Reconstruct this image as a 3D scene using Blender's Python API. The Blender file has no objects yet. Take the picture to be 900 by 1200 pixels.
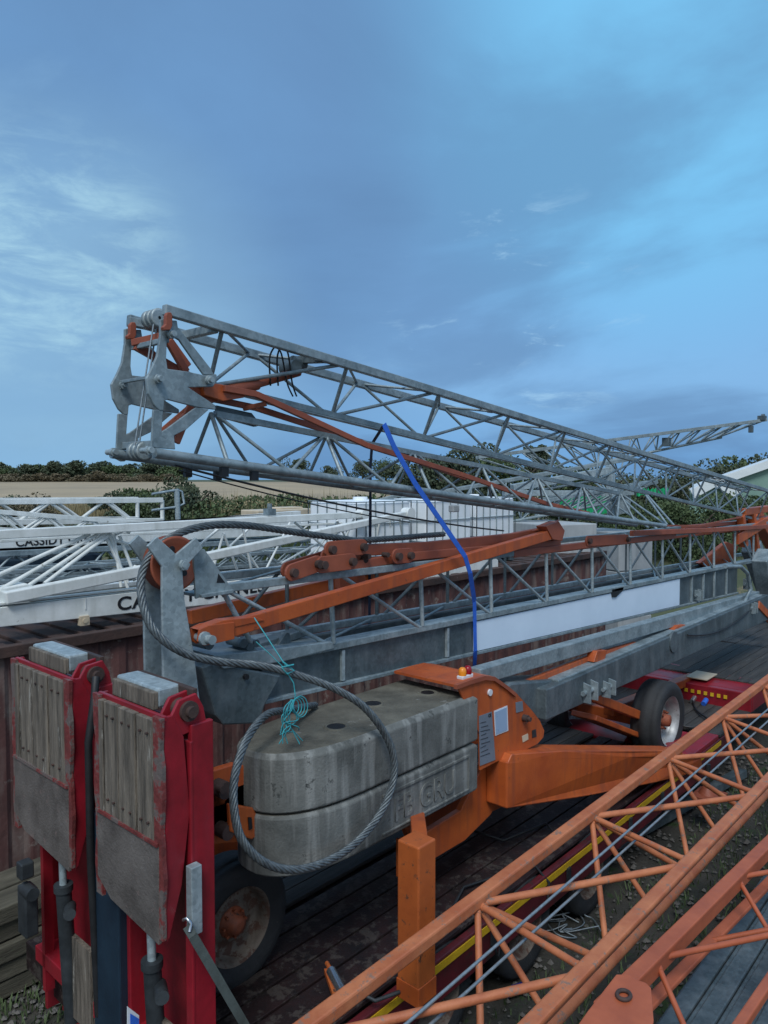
import bpy, math, random
from mathutils import Vector, Matrix
random.seed(7)
SC = bpy.context.scene
COL = SC.collection
PI = math.pi
V = Vector
# ------------------------------------------------------------------ camera model (used to survey the yard from the photo)
CAM = V((0, 0, 4.0)); YAW = math.radians(41.9); PITCH = math.radians(2.5); F = 870.0
FWD = V((math.cos(YAW)*math.cos(PITCH), math.sin(YAW)*math.cos(PITCH), -math.sin(PITCH)))
RGT = V((math.sin(YAW), -math.cos(YAW), 0)); UPV = RGT.cross(FWD)
def ray(px, py): return FWD + RGT*((px-450)/F) - UPV*((py-600)/F)
def PY(px, py, y): r = ray(px, py); return CAM + r*(y/r.y)
def PX(px, py, x): r = ray(px, py); return CAM + r*(x/r.x)
def PZ(px, py, z): r = ray(px, py); return CAM + r*((z-4.0)/r.z)
def PD(px, py, d): return CAM + ray(px, py)*d

# ------------------------------------------------------------------ object helpers
WORG = {}
def setp(o, label=None, cat=None, group=None, kind=None):
    if label: o['label'] = label
    if cat: o['category'] = cat
    if group: o['group'] = group
    if kind: o['kind'] = kind
    return o
def thing(name, label, cat, loc, group=None):
    o = bpy.data.objects.new(name, None); COL.objects.link(o)
    o.empty_display_size = .3
    o.location = loc; WORG[o.name] = V(loc)
    return setp(o, label, cat, group)
def copy_tree(o, parent=None):
    c = o.copy(); COL.objects.link(c)
    if parent: c.parent = parent
    for ch in list(o.children): copy_tree(ch, c)
    return c

class MB:
    def __init__(s): s.v = []; s.f = []; s.sm = []; s.parts = []
    def add(s, vs, fs, smooth=False):
        n = len(s.v); s.v += [V(p) for p in vs]
        s.parts.append((n, len(vs), len(s.f), len(fs)))
        s.f += [tuple(i+n for i in f) for f in fs]; s.sm += (list(smooth) if isinstance(smooth, list) else [smooth]*len(fs)); return s
    def box(s, c, size, rot=None):
        hx, hy, hz = size[0]/2, size[1]/2, size[2]/2; c = V(c)
        P = [V((x, y, z)) for x in (-hx, hx) for y in (-hy, hy) for z in (-hz, hz)]
        if rot: P = [rot @ p for p in P]
        return s.add([p+c for p in P], [(0,1,3,2),(4,6,7,5),(0,4,5,1),(2,3,7,6),(0,2,6,4),(1,5,7,3)])
    def beam(s, a, b, w, h, up=(0,0,1), w2=None, h2=None):
        a, b = V(a), V(b); d = (b-a).normalized(); up = V(up)
        sd = d.cross(up)
        if sd.length < 1e-4: sd = d.cross(V((1,0,0)))
        sd.normalize(); u = sd.cross(d)
        P = []
        for q, ww, hh in ((a, w, h), (b, w2 or w, h2 or h)):
            for i, j in ((-1,-1),(1,-1),(1,1),(-1,1)): P.append(q+sd*(i*ww/2)+u*(j*hh/2))
        return s.add(P, [(0,1,2,3),(7,6,5,4),(0,4,5,1),(1,5,6,2),(2,6,7,3),(3,7,4,0)])
    def tube(s, a, b, r, n=8, r2=None):
        return s.path([a, b], r, n, r2)
    def path(s, pts, r, n=8, r2=None, caps=True):
        pts = [V(p) for p in pts]; m = len(pts); vs = []; fs = []
        t0 = (pts[1]-pts[0]).normalized()
        u = t0.cross(V((0,0,1)))
        if u.length < 1e-3: u = t0.cross(V((1,0,0)))
        u.normalize()
        for i, p in enumerate(pts):
            t = (pts[min(i+1, m-1)]-pts[max(i-1, 0)])
            if t.length < 1e-9: t = t0
            t.normalize(); u = (u - t*u.dot(t)).normalized(); w = t.cross(u)
            rr = r if r2 is None else r+(r2-r)*i/(m-1)
            for k in range(n):
                a = 2*PI*k/n; vs.append(p+u*(math.cos(a)*rr)+w*(math.sin(a)*rr))
        for i in range(m-1):
            for k in range(n):
                k2 = (k+1) % n; fs.append((i*n+k, i*n+k2, (i+1)*n+k2, (i+1)*n+k))
        sm = [True]*len(fs)
        if caps:
            q = len(vs); vs = vs+vs[:n]+vs[-n:]
            fs += [tuple(q+k for k in range(n-1, -1, -1)), tuple(q+n+k for k in range(n))]; sm += [False, False]
        return s.add(vs, fs, sm)
    def prism(s, poly, ext):
        poly = [V(p) for p in poly]; ext = V(ext); n = len(poly)
        vs = poly+[p+ext for p in poly]
        fs = [tuple(range(n)), tuple(range(2*n-1, n-1, -1))]
        fs += [(i, i+n, (i+1) % n+n, (i+1) % n) for i in range(n)]
        return s.add(vs, fs)
    def pxprism(s, pts, y, th):        # outline surveyed on the vertical plane Y = y, given real thickness
        return s.prism([PY(a, b, y) for a, b in pts], (0, th, 0))
    def lathe(s, prof, c, axis=(0,1,0), n=32):   # prof: list of (radius, along)
        ax = V(axis).normalized(); u = ax.cross(V((0,0,1)))
        if u.length < 1e-3: u = V((1,0,0))
        u.normalize(); w = ax.cross(u); c = V(c); vs = []; fs = []; m = len(prof)
        for r, a in prof:
            for k in range(n):
                t = 2*PI*k/n; vs.append(c+ax*a+u*(math.cos(t)*r)+w*(math.sin(t)*r))
        for i in range(m-1):
            for k in range(n):
                k2 = (k+1) % n; fs.append((i*n+k, i*n+k2, (i+1)*n+k2, (i+1)*n+k))
        return s.add(vs, fs, True)
    def cyl(s, c, axis, r, l, n=20):
        ax = V(axis).normalized(); c = V(c)
        return s.path([c-ax*l/2, c+ax*l/2], r, n)
    def each(s, name, mat, parent=None, bevel=0):      # every piece an object of its own
        o = None
        for v0, nv, f0, nf in s.parts:
            m = MB(); m.add(s.v[v0:v0+nv], [tuple(i-v0 for i in f) for f in s.f[f0:f0+nf]], s.sm[f0:f0+nf]); o = m.build(name, mat, parent, bevel)
        return o
    def build(s, name, mat, parent=None, bevel=0, label=None, sub=False):
        lo = V([min(p[i] for p in s.v) for i in range(3)]); hi = V([max(p[i] for p in s.v) for i in range(3)])
        c = (lo+hi)/2
        me = bpy.data.meshes.new(name)
        me.from_pydata([p-c for p in s.v], [], s.f)
        me.polygons.foreach_set('use_smooth', s.sm)
        me.validate(); me.update()
        import bmesh
        b = bmesh.new(); b.from_mesh(me); bmesh.ops.recalc_face_normals(b, faces=b.faces); b.to_mesh(me); b.free()
        me.materials.append(mat)
        o = bpy.data.objects.new(name, me); COL.objects.link(o)
        WORG[o.name] = c.copy()
        if parent: o.parent = parent; o.location = c-WORG[parent.name]
        else: o.location = c
        if bevel:
            m = o.modifiers.new('bevel', 'BEVEL'); m.width = bevel; m.segments = 2; m.limit_method = 'ANGLE'; m.angle_limit = math.radians(40)
            m.harden_normals = False
        if label: o['label'] = label
        return o

# ------------------------------------------------------------------ materials
def hexl(r, g, b):
    f = lambda c: (c/255/12.92) if c/255 <= .04045 else ((c/255+.055)/1.055)**2.4
    return (f(r), f(g), f(b), 1)
def L(*c): return (c[0], c[1], c[2], 1)
def mk(name, c1, c2, scale=3, rough=.6, metal=0, bump=.15, bscale=40, stretch=(1,1,1), spots=None, spot_scale=12, spot_t=.62,
       streak=None, streak_amt=.5, sscale=7, cells=False, transl=0, spec=.5):
    m = bpy.data.materials.new(name); m.use_nodes = True; nt = m.node_tree; N = nt.nodes; K = nt.links
    b = N['Principled BSDF']; b.inputs['Roughness'].default_value = rough; b.inputs['Metallic'].default_value = metal
    b.inputs['Specular IOR Level'].default_value = spec
    g = N.new('ShaderNodeNewGeometry'); mp = N.new('ShaderNodeMapping'); mp.inputs['Scale'].default_value = stretch
    K.new(g.outputs['Position'], mp.inputs['Vector'])
    vec = mp.outputs['Vector']
    n1 = N.new('ShaderNodeTexNoise'); n1.inputs['Scale'].default_value = scale; n1.inputs['Detail'].default_value = 6; n1.inputs['Roughness'].default_value = .65
    K.new(vec, n1.inputs['Vector'])
    r1 = N.new('ShaderNodeValToRGB'); r1.color_ramp.elements[0].position = .35; r1.color_ramp.elements[1].position = .68
    r1.color_ramp.elements[0].color = c2; r1.color_ramp.elements[1].color = c1
    K.new(n1.outputs['Fac'], r1.inputs['Fac']); col = r1.outputs['Color']
    if cells:
        vo = N.new('ShaderNodeTexVoronoi'); vo.inputs['Scale'].default_value = 45; K.new(g.outputs['Position'], vo.inputs['Vector'])
        sp = N.new('ShaderNodeSeparateColor'); K.new(vo.outputs['Color'], sp.inputs['Color'])
        mr = N.new('ShaderNodeMapRange'); mr.inputs['To Min'].default_value = .82; mr.inputs['To Max'].default_value = 1.12; K.new(sp.outputs[0], mr.inputs['Value'])
        mx = N.new('ShaderNodeMix'); mx.data_type = 'RGBA'; mx.blend_type = 'MULTIPLY'; mx.inputs['Factor'].default_value = 1
        K.new(col, mx.inputs['A']); K.new(mr.outputs['Result'], mx.inputs['B']); col = mx.outputs['Result']
    if streak:
        mp2 = N.new('ShaderNodeMapping'); mp2.inputs['Scale'].default_value = (sscale, sscale, .9); K.new(g.outputs['Position'], mp2.inputs['Vector'])
        ns = N.new('ShaderNodeTexNoise'); ns.inputs['Scale'].default_value = 1.6; ns.inputs['Detail'].default_value = 5; K.new(mp2.outputs['Vector'], ns.inputs['Vector'])
        rs = N.new('ShaderNodeValToRGB'); rs.color_ramp.elements[0].position = .5; rs.color_ramp.elements[1].position = .66
        rs.color_ramp.elements[0].color = (0,0,0,1); rs.color_ramp.elements[1].color = (streak_amt,)*3+(1,)
        K.new(ns.outputs['Fac'], rs.inputs['Fac'])
        mx = N.new('ShaderNodeMix'); mx.data_type = 'RGBA'; mx.inputs['B'].default_value = streak
        K.new(rs.outputs['Color'], mx.inputs['Factor']); K.new(col, mx.inputs['A']); col = mx.outputs['Result']
    if spots:
        n2 = N.new('ShaderNodeTexNoise'); n2.inputs['Scale'].default_value = spot_scale; n2.inputs['Detail'].default_value = 8; n2.inputs['Roughness'].default_value = .75
        K.new(vec, n2.inputs['Vector'])
        r2 = N.new('ShaderNodeValToRGB'); r2.color_ramp.elements[0].position = spot_t; r2.color_ramp.elements[1].position = spot_t+.05
        K.new(n2.outputs['Fac'], r2.inputs['Fac'])
        mx = N.new('ShaderNodeMix'); mx.data_type = 'RGBA'; mx.inputs['B'].default_value = spots
        K.new(r2.outputs['Color'], mx.inputs['Factor']); K.new(col, mx.inputs['A']); col = mx.outputs['Result']
    K.new(col, b.inputs['Base Color'])
    if bump:
        n3 = N.new('ShaderNodeTexNoise'); n3.inputs['Scale'].default_value = bscale; n3.inputs['Detail'].default_value = 4; K.new(vec, n3.inputs['Vector'])
        bp = N.new('ShaderNodeBump'); bp.inputs['Strength'].default_value = bump; bp.inputs['Distance'].default_value = .02
        K.new(n3.outputs['Fac'], bp.inputs['Height']); K.new(bp.outputs['Normal'], b.inputs['Normal'])
    rn = N.new('ShaderNodeMapRange'); rn.inputs['To Min'].default_value = max(rough-.12, .05); rn.inputs['To Max'].default_value = min(rough+.12, 1)
    K.new(n1.outputs['Fac'], rn.inputs['Value']); K.new(rn.outputs['Result'], b.inputs['Roughness'])
    return m
M = {}
M['galv'] = mk('galvanised_steel', L(.29,.36,.385), L(.165,.215,.235), 5, .48, .25, .05, 60, cells=True, streak=L(.42,.47,.48), streak_amt=.22, sscale=5, spots=L(.14,.15,.15), spot_t=.72, spot_scale=7)
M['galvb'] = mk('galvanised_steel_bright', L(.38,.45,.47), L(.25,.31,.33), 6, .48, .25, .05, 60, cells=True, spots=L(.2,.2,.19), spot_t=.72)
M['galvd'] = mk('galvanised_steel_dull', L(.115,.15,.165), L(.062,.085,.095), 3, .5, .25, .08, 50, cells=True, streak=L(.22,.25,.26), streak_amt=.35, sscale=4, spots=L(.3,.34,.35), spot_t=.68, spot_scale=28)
M['darksteel'] = mk('dark_steel', L(.055,.065,.072), L(.025,.03,.034), 6, .55, .3, .1)
M['orange'] = mk('orange_paint', L(.52,.115,.022), L(.35,.068,.018), 2.5, .45, 0, .05, 70, spots=L(.13,.05,.03), spot_t=.63, spot_scale=11, streak=L(.24,.06,.028), streak_amt=.55, sscale=8)
M['orangebar'] = mk('weathered_orange_paint', L(.33,.088,.042), L(.23,.06,.032), 4, .55, 0, .06, 70, spots=L(.09,.04,.028), spot_t=.66, spot_scale=14)
M['orangeleg'] = mk('yellowish_orange_paint', L(.5,.125,.026), L(.34,.08,.02), 3, .5, 0, .06, 70, spots=L(.1,.05,.03), spot_t=.58, spot_scale=16)
M['salmon'] = mk('faded_orange_paint', L(.52,.185,.08), L(.38,.11,.045), 5, .58, 0, .1, 80, spots=L(.24,.15,.11), spot_t=.57, spot_scale=13)
M['salmond'] = mk('orange_red_paint', L(.46,.12,.05), L(.34,.08,.032), 4, .55, 0, .05, 80, spots=L(.1,.05,.04), spot_t=.72, spot_scale=18)
M['red'] = mk('red_paint', L(.32,.012,.024), L(.17,.01,.016), 3, .38, 0, .04, 60, spots=L(.12,.03,.035), spot_t=.66, spot_scale=8, streak=L(.2,.02,.03), streak_amt=.5)
M['redworn'] = mk('worn_red_paint', L(.3,.04,.036), L(.12,.028,.026), 6, .6, 0, .3, 40, spots=L(.13,.105,.095), spot_t=.48, spot_scale=6)
M['redtread'] = mk('red_tread_plate', L(.024,.009,.009), L(.009,.006,.006), 6, .6, .1, .25, 60, spots=L(.05,.04,.035), spot_t=.52, spot_scale=8)  # near-black red: shade under the ballast put into the plate colour
M['reddark'] = mk('dirty_maroon_paint', L(.14,.012,.018), L(.06,.01,.012), 3, .5, 0, .06, 60, spots=L(.04,.025,.02), spot_t=.58, spot_scale=7)
M['white'] = mk('white_paint', L(.8,.83,.81), L(.6,.63,.6), 3, .5, 0, .04, 50, spots=L(.28,.27,.22), spot_t=.65, spot_scale=9, streak=L(.5,.52,.48), streak_amt=.4)
M['panel'] = mk('white_sign_panel', L(.66,.78,.9), L(.6,.72,.84), 2, .5, 0, 0)  # white tinted pale blue, a bluish reflection put into the base colour
M['black'] = mk('black_paint', L(.015,.015,.017), L(.01,.01,.012), 4, .5, 0, 0)
M['rubber'] = mk('tyre_rubber', L(.028,.03,.032), L(.016,.018,.02), 8, .75, 0, .2, 50, spots=L(.06,.055,.05), spot_t=.63, spot_scale=7)
M['rim'] = mk('silver_wheel_paint', L(.4,.42,.43), L(.25,.26,.26), 8, .45, .3, .05, spots=L(.12,.08,.05), spot_t=.62)
M['rimold'] = mk('dirty_cream_wheel_paint', L(.2,.165,.13), L(.09,.07,.055), 7, .75, 0, .2, spots=L(.09,.045,.03), spot_t=.5)
M['hub'] = mk('orange_hub_paint', L(.35,.09,.035), L(.16,.05,.03), 12, .6, 0, .15, spots=L(.06,.04,.03), spot_t=.6)
M['wood'] = mk('grey_weathered_plank', L(.22,.185,.145), L(.065,.055,.043), 2.2, .85, 0, .6, 12, stretch=(9,9,1), spots=L(.33,.31,.27), spot_t=.6, spot_scale=2.4)
M['treadgrey'] = mk('scuffed_steel_plate', L(.17,.15,.135), L(.09,.078,.07), 5, .65, .2, .3, 70, spots=L(.2,.15,.135), spot_t=.6, spot_scale=14)
M['deckwood'] = mk('dark_deck_plank', L(.062,.058,.054), L(.022,.021,.02), 1.6, .75, 0, .3, 14, stretch=(1,9,9), spots=L(.13,.13,.12), spot_t=.63, spot_scale=2)
M['timber'] = mk('old_timber', L(.12,.11,.08), L(.055,.05,.036), 2, .9, 0, .35, 14, stretch=(1,8,8), spots=L(.07,.1,.05), spot_t=.6)
M['rope'] = mk('steel_wire_rope', L(.17,.2,.21), L(.08,.095,.105), 30, .5, .5, .1, 200)
M['cable'] = mk('galvanised_cable', L(.33,.38,.41), L(.22,.26,.28), 30, .45, .5, .1, 200)
M['blue'] = mk('blue_webbing', L(.03,.15,.68), L(.02,.11,.5), 10, .7, 0, .2, 200)
M['navyweb'] = mk('navy_webbing', L(.02,.035,.07), L(.012,.02,.045), 10, .7, 0, .2, 200)
M['greyweb'] = mk('grey_webbing', L(.09,.11,.1), L(.05,.06,.055), 10, .8, 0, .2, 200)
M['twine'] = mk('turquoise_twine', L(.05,.38,.42), L(.03,.24,.28), 20, .7, 0, 0)
M['navy'] = mk('navy_paint', L(.012,.032,.055), L(.008,.02,.036), 3, .5, 0, .05)
M['rust'] = mk('rusty_maroon_paint', L(.13,.055,.05), L(.07,.036,.033), 2, .75, 0, .2, 30, spots=L(.2,.165,.145), spot_t=.58, spot_scale=3.5, streak=L(.2,.16,.14), streak_amt=.7, sscale=4)
M['rustdark'] = mk('dark_rusty_steel', L(.09,.05,.04), L(.04,.028,.025), 5, .75, .1, .2, spots=L(.2,.18,.17), spot_t=.64, spot_scale=6)
M['amber'] = mk('amber_lens', L(.8,.3,.02), L(.7,.22,.015), 5, .25, 0, 0)
M['redlens'] = mk('red_lens', L(.3,.005,.015), L(.22,.004,.01), 5, .25, 0, 0)
M['sticker'] = mk('white_sticker', L(.66,.7,.74), L(.6,.64,.68), 4, .4, 0, 0)
M['greysticker'] = mk('grey_data_plate', L(.2,.24,.29), L(.16,.2,.245), 4, .45, .2, 0)
M['bluesticker'] = mk('pale_blue_sticker', L(.3,.42,.58), L(.27,.39,.54), 4, .3, 0, 0)
M['cream'] = mk('cream_sticker', L(.6,.5,.36), L(.5,.42,.3), 4, .5, 0, 0)
M['yellow'] = mk('yellow_reflective_tape', L(.72,.46,.02), L(.6,.36,.02), 12, .4, 0, 0, spots=L(.2,.12,.03), spot_t=.68)
M['tank'] = mk('white_plastic_tank', L(.86,.9,.92), L(.78,.83,.85), 2, .45, 0, .03)
M['stone'] = mk('pale_concrete', L(.42,.45,.46), L(.33,.36,.37), 2.5, .85, 0, .1, 30, streak=L(.25,.27,.28), streak_amt=.4)
M['ground'] = mk('dark_gravel_soil', L(.062,.055,.045), L(.025,.026,.02), 1.3, .95, 0, .8, 22, spots=L(.03,.055,.018), spot_t=.56, spot_scale=3)
M['stones'] = mk('gravel_stone', L(.16,.15,.135), L(.07,.066,.06), 9, .9, 0, .2)
M['field'] = mk('stubble_field', L(.4,.31,.19), L(.3,.235,.15), .05, .95, 0, .3, 3, stretch=(1,1,1), spots=L(.27,.22,.12), spot_t=.6, spot_scale=.15)
M['track'] = mk('rough_grass', L(.09,.1,.045), L(.05,.065,.03), .3, .95, 0, .5, 3, spots=L(.17,.14,.08), spot_t=.58, spot_scale=.5)
def leafmat(n, a, b): return mk(n, a, b, 1.2, .75, 0, 0, spec=.2)
M['leafd'] = leafmat('dark_leaf', L(.1,.125,.075), L(.055,.072,.045))  # lightened so the leaf colour carries the haze on far trees
M['leafm'] = leafmat('mid_leaf', L(.105,.145,.065), L(.055,.08,.038))
M['leafb'] = leafmat('brown_leaf', L(.22,.18,.12), L(.12,.11,.07))
M['straw'] = leafmat('dry_stem', L(.34,.28,.16), L(.17,.15,.08))
M['bark'] = mk('bark', L(.08,.065,.05), L(.04,.032,.025), 4, .9, 0, .4, stretch=(5,5,1))
M['greenclad'] = mk('green_cladding', L(.2,.32,.27), L(.17,.28,.23), 1, .6, 0, 0)
M['greennet'] = mk('bright_green_netting', L(.02,.5,.2), L(.015,.34,.14), 2, .7, 0, 0)
M['greyroof'] = mk('pale_roof_sheet', L(.72,.76,.77), L(.6,.65,.66), 1, .6, 0, 0)
M['chrome'] = mk('chromed_steel', L(.6,.62,.64), L(.4,.42,.44), 9, .25, .9, 0)
M['canblue'] = mk('blue_can_paint', L(.02,.05,.4), L(.015,.04,.3), 9, .3, .4, 0)
M['gold'] = mk('gold_foil', L(.5,.35,.1), L(.4,.28,.08), 9, .35, .5, 0)
M['hose'] = mk('black_hose_rubber', L(.02,.021,.023), L(.012,.013,.014), 9, .5, 0, 0)
# concrete ballast: two-tone with drips and algae
M['conc'] = mk('weathered_concrete', L(.175,.183,.172), L(.075,.08,.075), 3, .88, 0, .22, 60, streak=L(.32,.33,.315), streak_amt=.45, sscale=11, spots=L(.05,.055,.052), spot_t=.6, spot_scale=6)
M['conctop'] = mk('mossy_concrete', L(.14,.135,.108), L(.07,.067,.054), 5, .92, 0, .5, 40, spots=L(.2,.2,.185), spot_t=.62, spot_scale=6)
# ================================================================== MAIN FOLDED CRANE
def lineX(a, b):            # point on a-b (extended) at world X
    a, b = V(a), V(b)
    return lambda x: a + (b-a)*((x-a.x)/(b.x-a.x))
crane = thing('folded_tower_crane', 'grey galvanised self erecting crane with orange chassis, folded up on the red trailer', 'crane', (6, 3.7, .8))
# ---- upper jib, top section (two top chords, one bottom chord)
JN, JF, JM = 3.75, 4.14, 3.95
T1 = lineX(PY(196, 364, JN), PY(896, 574, JN)); d_ = V((0, JF-JN, 0))
T2 = lambda x: T1(x)+d_
B1 = lineX(PY(262, 455, JM), PY(880, 607, JM))
x0, x1 = 2.32, 14.6
m = MB()
m.beam(T1(x0), T1(x1), .045, .06); m.beam(T2(x0), T2(x1), .045, .06)
m.beam(B1(2.75), B1(x1), .05, .045); m.beam(B1(3.2)+V((0,-.02,-.032)), B1(9.5)+V((0,-.02,-.032)), .05, .012)
jib = m.build('upper_jib_frame', M['galv'], crane, .006)
def brace(a, b, r, parent, name='brace', mat='galv'): return MB().tube(a, b, r*.87, 8).build(name, M[mat], parent)
nodes = [2.72+1.07*i for i in range(12)]
for i, x in enumerate(nodes):
    brace(T1(x), B1(x+.04), .017, jib); 
    if i < 11: brace(B1(x+.06), T1(x+1.05), .015, jib)
    if i < 11:
        brace(T2(x+.5), B1(x+.04), .014, jib); brace(T2(x+.55), B1(x+1.05), .014, jib)
    if i < 11:
        brace(T1(x), T2(x+.5), .012, jib, 'cross_brace'); brace(T2(x+.55), T1(x+1.05), .012, jib, 'cross_brace')
# thin rope running along the top
m = MB()
for dy in (.1, .16): m.tube(T1(2.5)+V((0, dy, .03)), T1(14)+V((0, dy, -.03)), .006, 5)
m.each('hoist_rope', M['darksteel'], crane)
# ---- lower section (one apex chord, two bottom chords)
A2 = lineX(PY(272, 489, JM), PY(735, 580, JM))
N2 = lineX(PY(175, 530, JN), PY(784, 617, JN)); F2 = lambda x: N2(x)+V((0, JF-JN, 0))
m = MB()
m.beam(A2(2.8), A2(8.7), .04, .04); m.tube(N2(2.25), N2(9.7), .03, 10); m.tube(F2(2.2), F2(9.7), .03, 10)
low = m.build('lower_jib_frame', M['galv'], crane)
x = 2.75; i = 0
while x < 8.8:
    brace(A2(x+.02), N2(x), .016, low); brace(A2(x+.02), F2(x), .014, low)
    if x+.95 < 8.9:
        brace(A2(x+.05), N2(x+.5), .014, low); brace(N2(x+.5), A2(x+1.0), .014, low)
        brace(A2(x+.05), F2(x+.5), .013, low); brace(F2(x+.5), A2(x+1.0), .013, low)
        brace(N2(x), F2(x+.5), .012, low, 'cross_brace'); brace(F2(x+.5), N2(x+1), .012, low, 'cross_brace')
    x += 1.0
m = MB()
for x in (2.72, 2.95): m.box(N2(x)+V((0,0,-.055)), (.05,.03,.06)); m.box(F2(x)+V((0,0,-.055)), (.05,.03,.06))
m.each('rubber_stop', M['black'], low)
# ---- hinge end plates
c7 = lambda x, y: (130+x/4.5, 350+y/4.5)
near = [(262,110),(285,100),(345,110),(352,150),(480,300),(545,400),(560,440),(545,465),(500,465),(470,468),(410,468),(552,560),(552,585),(520,585),(455,575),(395,640),(330,700),(340,790),(215,785),(222,590),(200,520),(195,470),(188,420),(200,380),(245,300),(258,180),(250,150)]
near = [(270,100),(345,110),(352,150),(480,300),(548,400),(545,450),(500,465),(410,468),(552,560),(552,585),(515,600),(400,690),(335,720),(340,795),(215,785),(225,590),(198,500),(188,420),(215,370),(245,300),(262,190)]
def plate(pts, y, dx=0, dy=0): return [PY(c7(a, b)[0]+dx, c7(a, b)[1]+dy, y) for a, b in pts]
# the plate is cut out: an upper arm, a body and a lower arm, so build it of three overlapping pieces stepped by 2 mm
upper = [(262,110),(300,100),(300,185),(296,230),(292,320),(300,370),(410,385),(500,405),(545,400),(555,440),(540,465),(500,465),(410,468),(552,562),(552,585),(455,572),(300,532),(282,540),(278,590),(258,590),(228,560),(198,500),(188,420),(215,370),(245,300),(262,190)]
strut = [(300,112),(350,115),(355,150),(420,230),(530,370),(545,402),(520,402),(490,400),(440,330),(360,215),(300,190)]
lowa = [(225,585),(278,585),(270,700),(290,690),(450,572),(520,584),(400,690),(335,722),(342,795),(215,785)]
fwd_ = plate(upper, JN)
dfar = V((0, JF-JN, 0))
for k, off in enumerate((V((0,0,0)), dfar)):
    lb = None
    m = MB(); m.prism([p+off for p in fwd_], (0,.022,0)); m.prism([p+off+V((0,.002,0)) for p in plate(strut, JN)], (0,.018,0)); m.prism([p+off+V((0,.003,0)) for p in plate(lowa, JN)], (0,.016,0))
    pl = m.build('hinge_plate', M['galv'], crane, .004)
    m = MB()
    for q in ((242,425),(308,190),(508,430),(190,800)):
        c = PY(*c7(*q), JN)+off; MB().cyl(c, (0,1,0), .017, .11, 14).cyl(c-V((0,.022,0)), (0,1,0), .027, .02, 6).build('pin', M['galvb'], pl)
    m = MB(); q = PY(*c7(283, 118), JN)+off
    m.prism([PY(*c7(a, b), JN)+off+V((0,-.045,0)) for a, b in ((268,95),(276,78),(296,78),(302,95),(302,150),(292,170),(258,172),(252,155),(268,140))], (0,.03,0))
    m.build('latch', M['orangebar'], pl, .004)
# rope sheaves, top and bottom of the hinge
def sheave(c, r, n, mat, parent, name='rope_pulley', gap=.03):
    m = MB()
    for k in range(n):
        y = (k-(n-1)/2)*gap
        m.lathe([(0.01,-.011),(r*.75,-.011),(r,-.012),(r*.86,0),(r,.012),(r*.75,.011),(.01,.011)], V(c)+V((0,y,0)), (0,1,0), 26)
    return m.build(name, M[mat], parent)
sheave(PY(181, 374, 3.95), .056, 3, 'galvb', crane, gap=.045)
sheave(PY(164, 529, 3.95), .056, 3, 'galvb', crane, gap=.045)
m = MB()
for k in range(2):
    m.tube(PY(180+4*k, 380, 3.9+.04*k), PY(158+5*k, 522, 3.9+.04*k), .005, 5)
m.each('hoist_rope', M['cable'], crane)
m = MB()
m.beam(PY(150, 377, 4.14), PY(172, 381, 4.12), .06, .05)
m.beam(PY(197, 398, 3.75)+V((0,.01,0)), PY(197, 398, 3.75)+V((0,.39,.0)), .03, .03)
m.beam(PY(182, 441, 3.75), PY(182, 441, 3.75)+V((0,.38,0)), .02, .02)
m.beam(PY(186, 520, 3.76), PY(186, 520, 3.76)+V((0,.38,0)), .04, .04)
m.beam(PY(250, 443, 3.76), PY(250, 443, 3.76)+V((0,.38,0)), .05, .05)
m.beam(PY(252, 385, 3.76), PY(252, 385, 3.76)+V((0,.38,0)), .05, .05)
m.prism([PY(132,534,4.16), PY(145,529,4.16), PY(152,536,4.16), PY(146,541,4.16)], (0,.05,0))
m.each('hinge_crossbar', M['galv'], crane, .004)
# orange linkage, hydraulic ram and tie rods in the jib
m = MB()
m.beam(PY(184, 380, 3.98), PY(220, 430, 3.98), .03, .05); m.beam(PY(156, 402, 4.1), PY(190, 394, 3.9), .04, .04)
m.beam(PY(158, 405, 4.08), PY(232, 447, 4.02), .03, .05); m.beam(PY(197, 399, 3.9), PY(218, 436, 3.9), .03, .045)
m.beam(PY(228, 480, 3.9), PY(192, 508, 3.9), .04, .05, h2=.03); m.beam(PY(190, 507, 4.1), PY(224, 478, 4.0), .035, .05); m.beam(PY(226, 470, 3.88), PY(206, 519, 3.9), .03, .045)
m.each('fold_linkage', M['orangebar'], crane, .004)
m = MB(); a, b = PY(222, 456, 3.93), PY(350, 436, 3.93)
a = PY(246, 465, 3.93); m.tube(a, a.lerp(b, .5), .042, 14); m.tube(a.lerp(b, .48), b, .03, 12)
m.box(PY(236, 461, 3.93), (.18, .07, .1)); 
ram = m.build('hydraulic_ram', M['orangebar'], crane)
m = MB(); m.cyl(PY(349, 426, 3.93), (1, 0, .0), .05, .1, 14); m.beam(PY(350, 422, 3.93), PY(378, 421, 3.76), .05, .05); m.cyl(PY(340,431,3.93), (0,1,0), .05, .13, 12)
m.build('ram_mount', M['galvd'], crane, .004)
m = MB()
for k in range(2):
    s = [PY(317+9*k, 452, 3.9), PY(315+9*k, 418, 3.85), PY(322+8*k, 405-2*k, 3.83), PY(330+8*k, 412, 3.85), PY(336+6*k, 450, 3.9), PY(345+4*k, 468, 3.92)]
    P = []
    for j in range(len(s)-1):
        for t in range(5):
            P.append(s[j].lerp(s[j+1], t/5))
    for _ in range(3): P = [P[0]]+[(P[j-1]+P[j]*2+P[j+1])/4 for j in range(1, len(P)-1)]+[P[-1]]
    m.path(P, .006, 6)
m.each('hydraulic_hose', M['hose'], crane)
m = MB()
def rod(pts, y, w=.03, h=.04): 
    P = [PY(a, b, y) for a, b in pts]
    for i in range(len(P)-1): m.beam(P[i], P[i+1], w, h)
rod([(262,455),(300,462),(430,522),(540,556),(640,590),(690,602)], 3.85)
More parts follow.
